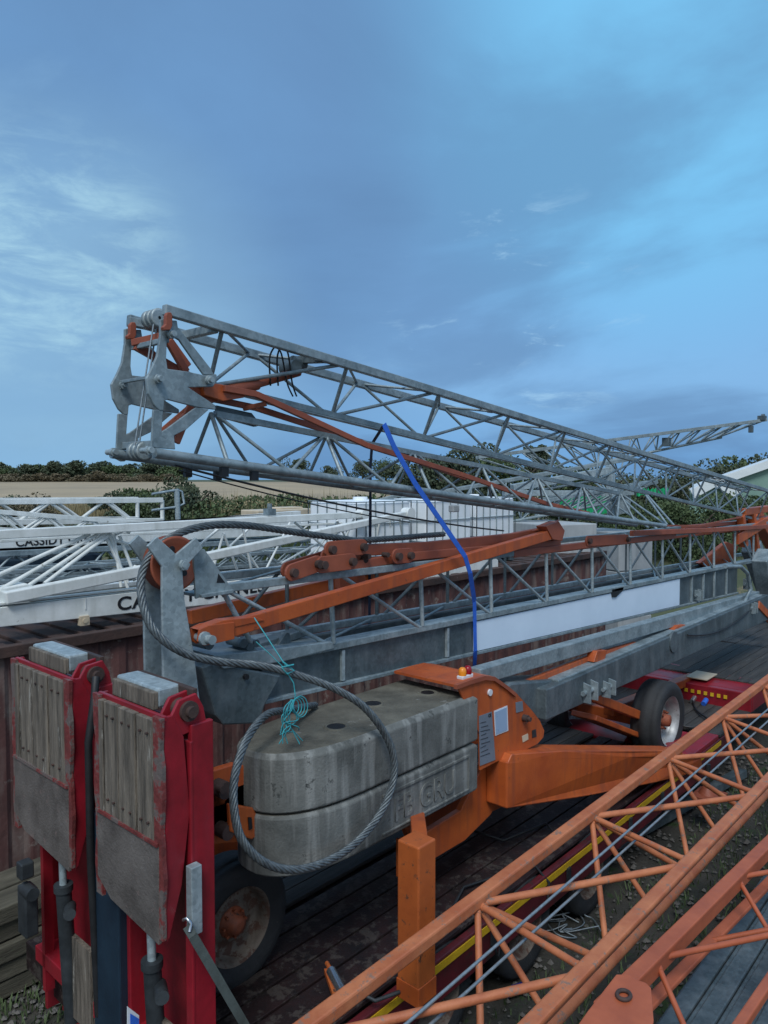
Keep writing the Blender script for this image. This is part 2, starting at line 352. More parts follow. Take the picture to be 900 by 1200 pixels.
rod([(252,468),(300,478),(436,522),(545,560)], 3.98)
m.beam(PY(285,479,3.98), PY(312,473,3.86), .03, .03)
m.build('upper_tie_rod', M['orangebar'], crane, .003)
m = MB(); rod([(690,602),(770,616),(820,616),(868,606)], 3.85, .022, .022); m.build('upper_tie_rod', M['orangebar'], crane)
m = MB(); m.prism([PY(237,448,3.86), PY(258,450,3.86), PY(290,458,3.86), PY(286,466,3.86), PY(262,470,3.86), PY(240,463,3.86)], (0,.04,0)); m.build('tie_rod_bracket', M['orange'], crane, .004)
m = MB(); m.prism([PY(254,475,4.0), PY(295,484,4.0), PY(306,498,4.0), PY(300,500,4.0), PY(256,488,4.0)], (0,.03,0)); m.build('guide_plate', M['galvd'], crane)
m = MB(); m.beam(PY(316,400,3.8), PY(336,404,3.8), .06,.025); m.build('cable_cover', M['galv'], crane)
for (a, b) in ((576, 480), (532,560+36)):
    m = MB(); m.box(PY(a, b, 3.9), (.09,.06,.06)); m.build('junction_box', M['stone'], crane, .01)
# black cable slung below the jib
def sag(a, b, n, dz): 
    a, b = V(a), V(b); return [a.lerp(b, i/n)-V((0,0,dz*4*(i/n)*(1-i/n))) for i in range(n+1)]
m = MB(); m.path(sag(PY(205,545,3.9), PY(590,622,3.9), 16, .05), .008, 6); m.path([p for p in sag(PY(210,551,4.1), PY(480,612,4.1), 12, .03)], .005, 5); m.each('slung_cable', M['hose'], crane)

# ---- mast lying on the chassis
MN, MF = 3.9, 4.42
TB = lineX(PY(400, 752, MN), PY(898, 653, MN))         # top of the base beam = bottom chord
BB = lineX(PY(311, 824, MN), PY(880, 692, MN))
TC = lineX(PY(330, 681, MN), PY(898, 613, MN))
fo = V((0, MF-MN, 0))
xa, xb = 3.15, 15.5
m = MB()
def quadbeam(m, top, bot, x0, x1, y0, y1):
    P = []
    for x in (x0, x1):
        t, b = top(x), bot(x)
        P += [V((x,y0,b.z)), V((x,y1,b.z)), V((x,y1,t.z)), V((x,y0,t.z))]
    m.add(P, [(0,1,2,3),(7,6,5,4),(0,4,5,1),(1,5,6,2),(2,6,7,3),(3,7,4,0)])
quadbeam(m, lambda x: TB(x)-V((0,0,.055)), BB, xa, 13.4, MN+.03, MN+.11)
beamo = m.build('mast_base_beam', M['galvd'], crane, .006)
m = MB(); quadbeam(m, TB, lambda x: TB(x)-V((0,0,.052)), 2.9, xb, MN-.01, MN+.14)
quadbeam(m, lambda x: BB(x)+V((0,0,.02)), lambda x: BB(x)-V((0,0,.01)), xa, 13.4, MN-.0, MN+.14)
m.build('beam_flange', M['galv'], beamo, .005)
PXa = PY(557, 735, MN).x; PXb = PY(797, 690, MN).x
m = MB(); quadbeam(m, lambda x: TB(x)-V((0,0,.065)), lambda x: BB(x)+V((0,0,.025)), PXa, PXb, MN+.005, MN+.027)
m.build('white_sign_panel', M['panel'], beamo, .003)
m = MB()
for x in (3.9, 5.2, 11.2, 11.7, 12.2, 12.8): 
    m.box((x, MN+.02, (TB(x).z+BB(x).z)/2-.02), (.03, .03, TB(x).z-BB(x).z-.1))
m.each('beam_stiffener', M['galvb'], beamo)
m = MB(); quadbeam(m, lambda x: TB(x)-V((0,0,.05)), BB, xa, 13.4, MF-.04, MF+.04); m.build('mast_base_beam', M['galvd'], crane, .006)
m = MB()
for o in (V((0,0,0)), fo):
    m.beam(TC(2.75)+o, TC(xb)+o, .05, .055)
m.beam(TB(3.0)+fo, TB(xb)+fo, .05, .06)
mast = m.build('mast_frame', M['galv'], crane, .006)
xs = [2.75+1.04*i for i in range(12)]
for i, x in enumerate(xs):
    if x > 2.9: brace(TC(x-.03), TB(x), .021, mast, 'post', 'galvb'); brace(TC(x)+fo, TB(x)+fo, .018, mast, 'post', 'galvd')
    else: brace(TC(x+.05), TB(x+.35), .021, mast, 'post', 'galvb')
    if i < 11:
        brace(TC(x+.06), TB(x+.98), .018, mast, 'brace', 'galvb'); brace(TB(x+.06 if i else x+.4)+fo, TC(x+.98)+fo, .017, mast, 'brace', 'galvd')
        brace(TB(x+.5 if i==0 else x)+V((0,.1,0)), TB(x+.98)+fo, .014, mast, 'cross_brace'); brace(TC(x), TC(x+1.0)+fo, .012, mast, 'cross_brace')
# hull-shaped foot plate at the near end of the mast
m = MB(); m.prism([PY(236,782,3.86), PY(250,776,3.86), PY(330,792,3.86), PY(311,826,3.86), PY(303,848,3.86), PY(262,850,3.86), PY(252,838,3.86)], (0,.4,0)); 
m.build('mast_foot', M['galvd'], crane, .012)
m = MB(); m.prism([PY(250,768,3.84), PY(300,763,3.84), PY(390,752,3.84), PY(392,760,3.84), PY(330,776,3.84), PY(262,784,3.84)], (0,.5,0)); m.build('foot_rim', M['galv'], crane, .006)
m = MB(); m.cyl(PY(288,793,3.85), (0,1,0), .018, .03, 12); m.build('lifting_eye', M['black'], crane)
# forks and rope wheel
def fork(dy, mat):
    m = MB()
    pts = [(190,692),(190,664),(173,640),(184,629),(205,648),(206,650),(230,630),(238,642),(214,668),(216,700),(228,770),(236,835),(192,832)]
    m.prism([PY(a, b, 3.78)+V((0,dy,0)) for a, b in pts], (0,.02,0))
    return m.build('sheave_fork', M[mat], crane, .004)
f1 = fork(0, 'galvb'); f2 = fork(.2, 'galv')
m = MB(); m.prism([PY(a, b, 4.1) for a, b in ((176,690),(192,690),(191,790),(176,790))], (0,.06,0)); m.build('fork_post', M['galvd'], crane, .004)
wc = PY(201, 660, 3.89)
m = MB(); m.lathe([(.02,-.03),(.12,-.03),(.15,-.045),(.165,-.045),(.145,0),(.165,.045),(.15,.045),(.12,.03),(.02,.03)], wc, (0,1,0), 36)
rw = m.build('rope_wheel', M['orangebar'], crane)
m = MB()
for k in range(5):
    a = 2*PI*k/5+.5; c = wc+V((math.cos(a)*.09, -.032, math.sin(a)*.09)); m.cyl(c, (0,1,0), .018, .012, 10)
m.each('wheel_hole', M['black'], rw)
m = MB(); m.cyl(wc, (0,1,0), .022, .3, 12); m.cyl(wc+V((0,-.135,0)), (0,1,0), .034, .02, 6); m.build('axle_pin', M['galvb'], crane)
m = MB(); m.prism([PY(a, b, 3.84) for a, b in ((226,640),(240,644),(273,691),(272,697),(240,698),(230,702))], (0,.02,0)); m.prism([PY(a, b, 3.95) for a, b in ((226,640),(240,644),(273,691),(240,698),(230,702))], (0,.02,0)); 
m.prism([PY(a, b, 3.82) for a, b in ((236,697),(274,691),(274,695),(237,701))], (0,.2,0))
hb = m.build('head_bracket', M['galv'], crane, .003)
m = MB(); m.prism([PY(a, b, 3.838) for a, b in ((256,672),(264,683),(254,683))], (0,.004,0)); m.build('bracket_hole', M['black'], hb)
# pin clutter near the mast foot
m = MB()
for a, b, r in ((237,753,.035),(285,757,.03),(277,752,.03),(292,752,.025)): m.cyl(PY(a, b, 3.95), (0,1,0), r, .16, 14)
m.beam(PY(272,765,3.98), PY(360,738,4.1), .12, .05); m.prism([PY(a, b, 3.95) for a, b in ((325,757),(336,741),(340,742),(340,756))], (0,.05,0))
m.each('winch_roller', M['galvd'], crane, .004)
# ---- orange tie bars folded on top of the mast
def bar(pts, y, w, h, name='tie_bar', mat='orangebar', y2=None, bev=.006, w2=None, h2=None):
    m = MB(); P = [PY(a, b, y if (y2 is None or i == 0) else y+(y2-y)*i/(len(pts)-1)) for i, (a, b) in enumerate(pts)]
    for i in range(len(P)-1): m.beam(P[i], P[i+1], w, h, w2=w2, h2=h2)
    return m.build(name, M[mat], crane, bev)
big = bar([(268,737),(655,623)], 3.78, .07, .1, 'long_tie_bar', 'orange', y2=3.85)
m = MB()
for dy in (0, .085): m.prism([PY(a, b, 3.73)+V((0,dy,0)) for a, b in ((234,738),(245,733),(275,729),(275,749),(240,757),(232,752))], (0,.018,0))
m.prism([PY(a, b, 3.74) for a, b in ((232,738),(262,727),(300,723),(310,727),(275,735))], (0,.09,0))
lug = m.build('bar_lug', M['orange'], big, .003)
m = MB(); m.cyl(PY(240,748,3.74), (0,1,0), .028, .16, 14); m.cyl(PY(240,748,3.715), (0,1,0), .04, .02, 14); m.build('lug_pin', M['galvb'], big)
m = MB()
m.prism([PY(a, b, 3.8) for a, b in ((640,617),(655,611),(662,622),(659,634),(648,632))], (0,.12,0)); m.prism([PY(a,b,3.9) for a, b in ((625,622),(656,609),(652,614),(640,622))], (0,.02,0))
m.build('bar_end', M['orangebar'], big, .003)
bar([(221,723),(300,705),(395,683),(520,655)], 4.5, .07, .1, 'rear_tie_bar', 'orange')
bar([(395,646),(500,641),(600,630),(640,622)], 3.98, .06, .09)
bar([(385,667),(480,652),(600,641),(655,636)], 3.92, .05, .07)
bar([(400,660),(520,652),(640,645),(700,638),(800,627),(900,616)], 4.0, .05, .07)
bar([(600,649),(700,637),(790,628)], 3.9, .06, .07)
bar([(668,600),(745,612)], 4.15, .03, .035)
bar([(800,618),(870,612),(900,606)], 4.05, .05, .06)
bar([(740,625),(835,621),(900,617)], 3.85, .05, .07)
def link(pts, y, th=.02, r=.06): 
    m = MB(); a, b = PY(*pts[0], y), PY(*pts[1], y); d = (b-a).normalized(); u = V((-d.z,0,d.x)); P = []
    for k in range(9): t = PI/2+PI*k/8; P.append(a+d*(math.cos(t)*r)+u*(math.sin(t)*r))
    for k in range(9): t = -PI/2+PI*k/8; P.append(b+d*(math.cos(t)*r)+u*(math.sin(t)*r))
    m.prism(P, (0,th,0)); o = m.build('link_plate', M['orangebar'], crane, .004)
    m = MB()
    for p in (a, b): m.cyl(p, (0,1,0), .03, th+.05, 12)
    m.each('link_pin', M['rustdark'], o)
for p, y in ((((343,671),(372,661)),3.83), (((378,662),(412,658)),3.82), (((388,644),(425,641)),3.86), (((338,668),(380,655)),4.0), (((466,652),(480,651)),3.84), (((384,652),(425,655)),3.93), (((690,634),(735,632)),3.86)):
    link(p, y)
m = MB(); 
for p in ((430,652),(452,650)): m.cyl(PY(*p, 3.88), (0,1,0), .02, .06, 10)
m.each('link_bolt', M['rustdark'], crane)
bar([(395,683),(425,676)], 4.3, .06, .1, 'rear_bar_hook', 'orangebar')
# ---- lower box beam, rectangular tube and the bar between them
LN = 3.42
lt = lineX(PY(660, 800, LN), PY(893, 700, LN)); lb = lineX(PY(650, 840, LN), PY(897, 728, LN))
m = MB(); P = []
xA, xB = PY(640, 850, LN).x, PY(900, 720, LN).x
quadbeam(m, lt, lb, xA, xB, LN, LN+.34)
lbm = m.build('lower_box_beam', M['galvd'], crane, .01)
m = MB(); m.prism([PY(565,822,LN+.1), PY(600,800,LN+.1), PY(660,796,LN+.1), PY(655,838,LN+.1), PY(640,848,LN+.1), PY(590,838,LN+.1)], (0,.3,0)); m.build('beam_nose', M['galvd'], lbm, .02)
m = MB(); quadbeam(m, lambda x: lt(x)+V((0,0,.02)), lambda x: lt(x)-V((0,0,.0)), xA+.3, xB-.2, LN+.04, LN+.32); m.build('beam_cap', M['galv'], lbm, .004)
rt = lineX(PY(600, 774, 3.55), PY(886, 694, 3.55)); rb = lineX(PY(600, 792, 3.55), PY(889, 705, 3.55))
m = MB(); quadbeam(m, rt, rb, PY(563, 784, 3.55).x, PY(890, 700, 3.55).x, 3.55, 3.67); m.build('rectangular_tube', M['galv'], crane, .01)
m = MB(); m.path([PY(a, b, 3.5) for a, b in ((800,742),(830,738),(855,724),(872,706),(880,690),(876,672),(868,664),(850,664))], .03, 8); m.build('bent_guard_tube', M['galv'], crane)
bar([(604,806),(700,768),(800,739)], 3.6, .05, .07, 'orange_push_rod', 'orange'); bar([(800,739),(870,712)], 3.7, .04,.05, 'orange_push_rod','orangebar')
m = MB(); m.prism([PY(a, b, 3.5) for a, b in ((795,733),(803,732),(806,742),(799,746),(785,743))], (0,.12,0)); m.prism([PY(a, b, 3.5) for a, b in ((700,763),(712,762),(708,775),(696,776))], (0,.1,0)); m.each('rod_bracket', M['orange'], crane, .003)
m = MB(); m.path(sag(PY(806,744,3.40), PY(878,716,3.40), 12, .12), .01, 6); m.build('slack_cable', M['hose'], crane)
m = MB(); m.cyl(PY(789,752,LN), (0,1,0), .13, .03, 24); m.build('pivot_boss', M['galvd'], lbm, .004)
def clamp(px, py, y, s=1, par=None, mat='galv'):
    m = MB(); c = PY(px, py, y)
    for dx in (-.05, .05): m.prism([c+V((dx*s*1.2, -.06, z*s)) for z in (-.08, .06)]+[c+V((dx*s*1.2, .04, z*s)) for z in (.08, -.08)], (.015, 0, 0))
    m.cyl(c, (1,0,0), .02*s, .2*s, 10); m.build('clamp_bracket', M[mat], par or crane, .003)
clamp(690, 810, LN-.02, 1.3, lbm); clamp(712, 806, LN-.02, 1.1, lbm); clamp(818, 697, MN, 1, beamo); clamp(875, 684, MN, 1.2, beamo); clamp(882,712, LN, 1.1, lbm)
m = MB(); c = PY(723, 690, MN+.02); m.prism([PY(a, b, MN-.01) for a, b in ((717,691),(731,688),(730,692),(722,700),(718,700))], (0,.02,0)); m.build('black_bracket', M['black'], beamo)
# far-end frames
m = MB()
for pts in (((870,600),(900,596)),((866,628),(900,608)),((880,598),(886,645)),((868,604),(872,640))): m.beam(PY(*pts[0], 3.95), PY(*pts[1], 3.95), .12, .12)
m.prism([PY(a, b, 4.3) for a, b in ((820,660),(852,635),(866,640),(858,660),(840,672))], (0,.08,0)); m.beam(PY(862,632,3.9), PY(895,612,3.9), .1, .18)
m.beam(PY(884,600,4.2), PY(905,640,4.2), .2, .2)
m.each('slewing_frame', M['orange'], crane, .01)
m = MB(); m.beam(PY(893,650,3.6), PY(900,700,3.6), .25, .4); m.beam(PY(880,640,4.1), PY(910,720,4.1), .3, .3); m.build('slewing_column', M['galv'], crane, .02)
m = MB(); m.beam(PY(886,708,3.45), PY(905,728,3.45), .1, .12); m.build('orange_foot', M['orange'], crane, .006)
# ---- counterweight frame: quadrant plate with labels and lamps
QY = 3.22
quad = [(535.5,803),(552,797),(569,792),(580,793),(595.5,804),(605,812),(614,822),(624,833),(633,845),(638,856),(637,864),(630,872),(612,881),(582,893),(563,903),(562,860)]
m = MB(); m.prism([PY(a, b, QY) for a, b in quad], (0,.018,0)); qp = m.build('counterweight_frame_plate', M['orange'], crane, .004)
P = [PY(a, b, QY+.018) for a, b in quad[:9]]
P = P[:3]+P[3:]
m = MB(); n = len(P); off = V((0,.62,0))
vs = P+[p+off for p in P]+[p-V((0,0,.02)) for p in P]+[p+off-V((0,0,.02)) for p in P]
fs = []
for i in range(n-1): fs += [(i,i+1,n+i+1,n+i),(2*n+i,3*n+i,3*n+i+1,2*n+i+1)]
m.add(vs, fs+[(0,n,3*n,2*n),(n-1,3*n-1,4*n-1,2*n-1)]); tp = m.build('frame_top_plate', M['orange'], crane)
m = MB(); m.prism([PY(a, b, QY-.02)+V((0,0,0)) for a, b in quad[:6]]+[PY(a, b+5, QY-.02) for a, b in quad[:6][::-1]], (0,.03,0)); m.build('frame_edge_strip', M['orangebar'], qp)
def sticker(pts, mat, name='label_plate', dy=-.006, y=QY): 
    m = MB(); m.prism([PY(a, b, y+dy) for a, b in pts], (0,.004,0)); return m.build(name, M[mat], qp)
c72 = lambda x, y: (560+x/11.25, 810+y/11.25)
s1 = sticker([c72(18,330),c72(185,270),c72(232,905),c72(30,985)], 'greysticker', 'data_plate')
sticker([c72(215,262),c72(390,190),c72(402,520),c72(232,588)], 'sticker'); sticker([c72(228,278),c72(380,212),c72(390,508),c72(242,570)], 'bluesticker', dy=-.009, name='label_face')
sticker([c72(500,150),c72(590,130),c72(598,260),c72(508,285)], 'greysticker'); sticker([c72(585,595),c72(662,558),c72(668,635),c72(595,675)], 'cream'); sticker([c72(718,520),c72(765,500),c72(775,600),c72(720,615)], 'darksteel', 'socket')
m = MB(); c = PY(*c72(150, 15), QY); m.cyl(c, (0,1,0), .026, .03, 16); m.build('round_reflector', M['sticker'], qp)
m = MB(); c = PY(*c72(600, 350), QY); m.cyl(c, (0,1,0), .03, .09, 14); m.cyl(c+V((0,-.05,0)), (0,1,0), .02, .04, 8); m.build('bolt', M['rustdark'], qp)
def text_mesh(body, size, mat, parent, loc, rot, name, ext=.002, off=0, sx=1, spc=1):
    cu = bpy.data.curves.new(name, 'FONT'); cu.body = body; cu.size = size; cu.extrude = ext; cu.offset = off; cu.space_character = spc
    o = bpy.data.objects.new(name, cu); COL.objects.link(o); dg = bpy.context.evaluated_depsgraph_get(); dg.update()
    me = bpy.data.meshes.new_from_object(o.evaluated_get(dg)); bpy.data.objects.remove(o)
    me.transform(Matrix.Diagonal((sx, 1, 1, 1))); me.name = name
    me.materials.clear(); me.materials.append(mat)
    t = bpy.data.objects.new(name, me); COL.objects.link(t); t.parent = parent
    t.location = V(loc)-(WORG[parent.name] if parent else V((0,0,0))); t.rotation_euler = rot; return t
text_mesh('CE', .035, M['black'], s1, PY(*c72(140,345), QY-.009), (PI/2,0,0), 'plate_lettering', sx=.9)
m = MB()
for k in range(9):
    a = c72(35+8*(k%2), 420+55*k); b = c72(110+25*(k%3), 400+52*k); m.beam(PY(*a, QY-.008), PY(*b, QY-.008), .002, .004)
m.build('plate_lettering', M['darksteel'], s1)
# beacons
lz = PY(545, 793, 3.32)
m = MB(); m.box(lz+V((0,0,.0)), (.14,.06,.035)); bb = m.build('lamp_base', M['sticker'], tp, .006)
for dx, mt in ((-.035,'amber'),(.035,'redlens')):
    m = MB(); m.lathe([(.03,0),(.032,.03),(.028,.05),(.015,.062),(.001,.064)], lz+V((dx,0,.017)), (0,0,1), 16); m.build('signal_lamp', M[mt], bb)
# ---- chassis under the blocks
m = MB()
m.prism([PY(a, b, 3.35) for a, b in ((563,903),(592,890),(590,930),(575,955),(545,985),(520,1000),(470,1030),(470,985),(500,975),(540,950))], (0,.05,0))
m.prism([PY(a, b, 3.75) for a, b in ((563,895),(600,885),(600,940),(560,960),(520,975),(480,985),(470,960))], (0,.05,0))
m.beam((2.9, 4.35, 1.5), (9, 4.35, 1.5), .3, .3)
m.build('chassis_frame', M['orange'], crane, .006)
m = MB(); m.prism([PY(a, b, 3.6) for a, b in ((243,905),(276,895),(300,900),(302,985),(248,990))], (0,.05,0))
m.prism([PY(a, b, 3.5) for a, b in ((268,942),(297,947),(303,958),(302,980),(295,984),(270,975))], (0,.03,0)); m.box(PY(265,930,3.75), (.5,.3,.2))
bk = m.build('rear_bracket', M['orange'], crane, .008)
m = MB(); m.prism([PY(a, b, 3.49) for a, b in ((291,958),(295,958),(296,971),(292,973))], (0,.006,0)); m.build('bracket_slot', M['black'], bk)
m = MB(); m.cyl(PY(259,924,3.56), (0,1,0), .05, .1, 14); m.cyl(PY(259,924,3.5), (0,1,0), .025, .05, 10); m.cyl(PY(262,973,3.56), (0,1,0), .045, .1, 14); m.each('bracket_pin', M['rustdark'], bk)
# outrigger arm swung out along the trailer edge
a0, a1 = PY(594, 895, 3.15).x, PY(828, 888, 2.92).x
p = lambda a, b, t: PY(a, b, 3.15-.25*t)
m = MB(); m.prism([p(594,893,0), p(660,886,.3), p(740,885,.7), p(800,884,1), p(822,888,1), p(824,903,1), p(770,917,.8), p(690,933,.4), p(594,948,0)], (0,.2,0))
arm = m.build('outrigger_arm', M['orange'], crane, .012)
m = MB(); m.prism([p(600,884,0)+V((0,.0,0)), p(660,880,.3), p(740,880,.7), p(800,880,1), p(800,886,1), p(740,888,.7), p(660,890,.3), p(594,897,0)], (0,.24,0)); m.build('arm_top_flange', M['orange'], arm, .006)
ft = PY(829, 925, 2.8)
m = MB(); m.cyl(ft+V((0,0,.12)), (0,0,1), .03, .34, 12); m.build('screw_jack', M['darksteel'], arm)
m = MB(); m.box(ft+V((0,-.02,-.06)), (.34,.3,.03)); m.lathe([(.1,0),(.05,.08),(.01,.08)], ft+V((0,0,-.05)), (0,0,1), 16); m.build('foot_pad', M['orangebar'], arm, .006)
# folded-down outrigger leg
m = MB(); a, b = PY(495, 966, 2.84), PY(488, 1166, 2.84); a = V((b.x, 2.84, 4-(968-562)*(b.x*.744+2.84*.668)/870-.12)); m.beam(b, a, .17, .17, up=(1,0,0)); leg = m.build('outrigger_leg', M['orangeleg'], crane, .01)
m = MB(); m.beam(a+V((0.08,.04,-.1)), a+V((.55,.45,-.2)), .1, .14); m.build('leg_bracket', M['orange'], leg, .008)
m = MB(); m.beam(b-V((0,0,.002)), b.lerp(a, .12), .178, .178, up=(1,0,0)); m.build('leg_shoe', M['orange'], leg, .004)
# ---- wheels of the crane
def wheel(c, r, w, rimr, parent, rimmat='rim', hubmat='hub', side=-1, name='wheel'):
    c = V(c); m = MB()
    m.lathe([(rimr,-w*.42),(r*.8,-w*.5),(r*.93,-w*.48),(r*.985,-w*.4),(r,-w*.3),(r*.985,-w*.16),(r*1.0,-w*.15),(r,0),(r*1.0,w*.15),(r*.985,w*.16),(r,w*.3),(r*.985,w*.4),(r*.93,w*.48),(r*.8,w*.5),(rimr,w*.42)], c, (0,1,0), 48)
    t = m.build(name, M['rubber'], parent)
    m = MB(); s = side
    m.lathe([(rimr*1.04,s*w*.45),(rimr,s*w*.43),(rimr*.93,s*w*.2),(rimr*.9,s*w*.02),(rimr*.6,s*w*.06),(rimr*.52,s*w*.14),(rimr*.3,s*w*.14)], c, (0,1,0), 40)
    rm = m.build('rim', M[rimmat], t)
    m = MB()
    m.lathe([(rimr*.42,s*w*.12),(rimr*.4,s*w*.2),(rimr*.26,s*w*.22),(rimr*.24,s*w*.42),(rimr*.1,s*w*.46),(.002,s*w*.46)], c, (0,1,0), 20)
    for k in range(8):
        a = 2*PI*k/8; m.cyl(c+V((math.cos(a)*rimr*.36, s*w*.23, math.sin(a)*rimr*.36)), (0,1,0), rimr*.045, w*.12, 6)
    m.build('hub', M[hubmat], t); return t
wheel(PY(771, 842, 3.5)+V((0,.0,0)), .47, .34, .29, crane)
wheel((2.8, 3.86, 1.17), .4, .27, .235, crane, 'rimold')
wheel((2.84, 4.95, 1.22), .44, .28, .25, crane, 'rimold')
wheel(PY(771, 846, 3.5)+V((0,1.2,0)), .43, .3, .27, crane)
m = MB(); c = PY(771,846,3.5); m.beam(c+V((0,0,-.02)), c+V((0,1.3,-.02)), .14, .14); m.beam(PY(684,838,3.7), PY(760,868,3.7), .3, .06); m.beam(PY(690,815,3.6), PY(765,845,3.6), .12, .1)
m.beam(c+V((-.3,.5,.1)), c+V((2.5,.4,.0)), .14,.12)
m.build('rear_axle', M['orange'], crane, .01)
m = MB(); c = V((2.84,3.9,1.22)); m.tube(c, c+V((0,1.0,0)), .09, 14); m.build('front_axle', M['darksteel'], crane)
m = MB()
P = [PY(a, b, 3.62) for a, b in ((245,975),(258,971),(270,972),(282,969),(292,974),(300,985))]
m.path(P, .014, 6); m.build('safety_chain', M['rustdark'], crane)

# ================================================================== CONCRETE BALLAST (two stacked blocks)
def outline(x0, x1, y0, y1, ex, n=20, rc=.03):
    P = [(x1, y0), (x1, y1)]; cy = (y0+y1)/2; ry = (y1-y0)/2
    for k in range(n+1):
        t = PI/2+PI*k/n
        cx, sy = math.cos(t), math.sin(t)
        P.append((x0+ex+ex*math.copysign(abs(cx)**.86, cx), cy+ry*math.copysign(abs(sy)**.86, sy)))
    return P
def block(name, z0, z1, label, chtop=.04, chbot=.03, y0=3.2, x0=2.73):
    P = outline(x0, 4.64, y0, 3.92, .66); n = len(P); cx = sum(p[0] for p in P)/n; cy = sum(p[1] for p in P)/n
    m = MB(); vs = []; fs = []
    for z, s in ((z0, chbot), (z0+chbot, 0), (z1-chtop, 0), (z1, chtop)):
        for (x, y) in P:
            vs.append((x+(cx-x)*s/.9, y+(cy-y)*s/.33*.9, z))
    for j in range(3):
        for i in range(n): fs.append((j*n+i, j*n+(i+1) % n, (j+1)*n+(i+1) % n, (j+1)*n+i))
    fs += [tuple(range(n-1,-1,-1)), tuple(range(3*n, 4*n))]
    m.add(vs, fs); o = m.build(name, M['conc'], None, .012)
    o.data.materials.append(M['conctop'])
    for p in o.data.polygons:
        if p.normal.z > .85: p.material_index = 1
    setp(o, label, 'ballast block'); return o
ZB, ZM, ZT = 1.62, 2.0, 2.37
blk1 = block('concrete_ballast_block', ZB, ZM-.006, 'grey concrete ballast block with raised lettering, the lower one under the wire rope loop', .022, .015)
blk2 = block('concrete_ballast_block', ZM+.006, ZT, 'mossy topped concrete ballast block with round recesses, lying on top of the lettered block', .035, .014)
m = MB()
for a, b in ((394,852),(437,825),(501,812)):
    c = PZ(a, b, ZT)
    if a == 486: continue
    m.lathe([(.085,-.004),(.078,.008),(.062,.008),(.058,-.004)], c, (0,0,1), 24)
m.each('lifting_recess', M['conctop'], blk2)
m = MB()
for a, b in ((394,852),(437,825),(501,812)): m.cyl(PZ(a, b, ZT)+V((0,0,.001)), (0,0,1), .062 if b > 820 else .05, .01, 18)
m.each('recess_dark_disc', M['black'], blk2)  # black discs stand in for the shade inside the recesses
# raised border and lettering on the lower block
m = MB()
xa_, xb_ = 3.55, 4.52
m.beam((xa_, 3.198, ZM-.075), (xb_, 3.198, ZM-.075), .016, .02); m.beam((xa_, 3.198, ZB+.05), (xb_, 3.198, ZB+.05), .016, .014); m.beam((xb_-.0, 3.198, ZB+.05), (xb_-.0, 3.198, ZM-.07), .016, .014, up=(1,0,0))
m.build('raised_border', M['conc'], blk1, .003)
text_mesh('FB GRU', .23, M['conc'], blk1, (3.66, 3.199, ZB+.095), (PI/2,0,0), 'raised_lettering', ext=.007, off=.002, sx=.9)
def catmull(P, n=14):
    out = []; Q = [P[0]*2-P[1]]+P+[P[-1]*2-P[-2]]
    for i in range(1, len(Q)-2):
        for k in range(n):
            t = k/n; a, b, c, d = Q[i-1], Q[i], Q[i+1], Q[i+2]
            out.append(.5*((2*b)+(c-a)*t+(2*a-5*b+4*c-d)*t*t+(3*b-a-3*c+d)*t**3))
    out.append(P[-1]); return out
# ================================================================== RED LOW LOADER TRAILER
TY0, TY1, DZ = 3.0, 5.35, .8
tr = thing('low_loader_trailer', 'red low loader trailer with raised wooden ramps carrying the folded grey crane', 'trailer', (8, 4.2, 0))
m = MB(); m.box((10.3, 4.17, .66), (16.4, 2.2, .2)); m.build('trailer_chassis', M['redtread'], tr, .01)
m = MB(); m.beam((2.3, TY0, .62), (9.9, TY0, .62), .06, .3); m.beam((2.3, TY1, .62), (18, TY1, .62), .06, .3); m.each('side_rail', M['reddark'], tr, .01)
m = MB(); m.beam((2.9, TY0-.034, .72), (9.6, TY0-.034, .72), .006, .055); m.build('reflective_stripe', M['yellow'], tr)
m = MB(); 
for k in range(6): m.beam((2.3, 3.12+.18*k, .79), (8.6, 3.12+.18*k, .79), .16, .03)
m.build('tread_deck', M['redtread'], tr, .003)
m = MB()
for k in range(7): 
    m.beam((2.4, 4.25+.155*k, .795), (8.6, 4.25+.155*k, .795), .145, .035)
m.build('wooden_deck', M['deckwood'], tr, .004)
rnd = random.Random(3)
m = MB()
for k in range(15):
    y = 3.05+.155*k
    for j in range(3):
        z = .80+rnd.uniform(-.004, .004); m.beam((9.6+2.9*j, y, z), (12.46+2.9*j, y, z), .147, .035)
m.build('wooden_deck', M['deckwood'], tr, .004)
m = MB(); m.beam((8.62, 3.05, .8), (9.55, 3.05, .8), .14, .06); m.box((9.05, 4.2, .765), (.9, 2.2, .06));  
m.each('deck_crossbeam', M['red'], tr, .01)
m = MB()
for k in range(7): m.box((10.83, 3.3+.09*k, .96), (.01,.045,.05))
m.each('lashing_slot', M['yellow'], tr)
m = MB(); m.beam((10.9, 2.97, .93), (10.9, 5.3, .93), .12, .26); m.prism([(10.96,3.0,1.06),(10.96,5.3,1.06),(11.8,5.3,1.1),(11.5,3.0,1.1)],(0,0,-.04)); m.each('raised_bed_beam', M['red'], tr, .01)
m = MB(); rnd = random.Random(6)
for k in range(15):
    for j in range(3): z = 1.085+rnd.uniform(-.006,.004); m.beam((11.3+2.6*j, 3.07+.155*k, z), (13.85+2.6*j, 3.07+.155*k, z), .147, .035)
m.build('raised_deck', M['deckwood'], tr, .004)
m = MB(); m.beam((10.9, 3.0, .95), (19, 3.0, .95), .07, .3); m.build('raised_side_rail', M['red'], tr, .01)
m = MB(); m.box((11.2, 3.75, 1.112), (.45,.3,.012)); m.build('cream_plate', M['cream'], tr)
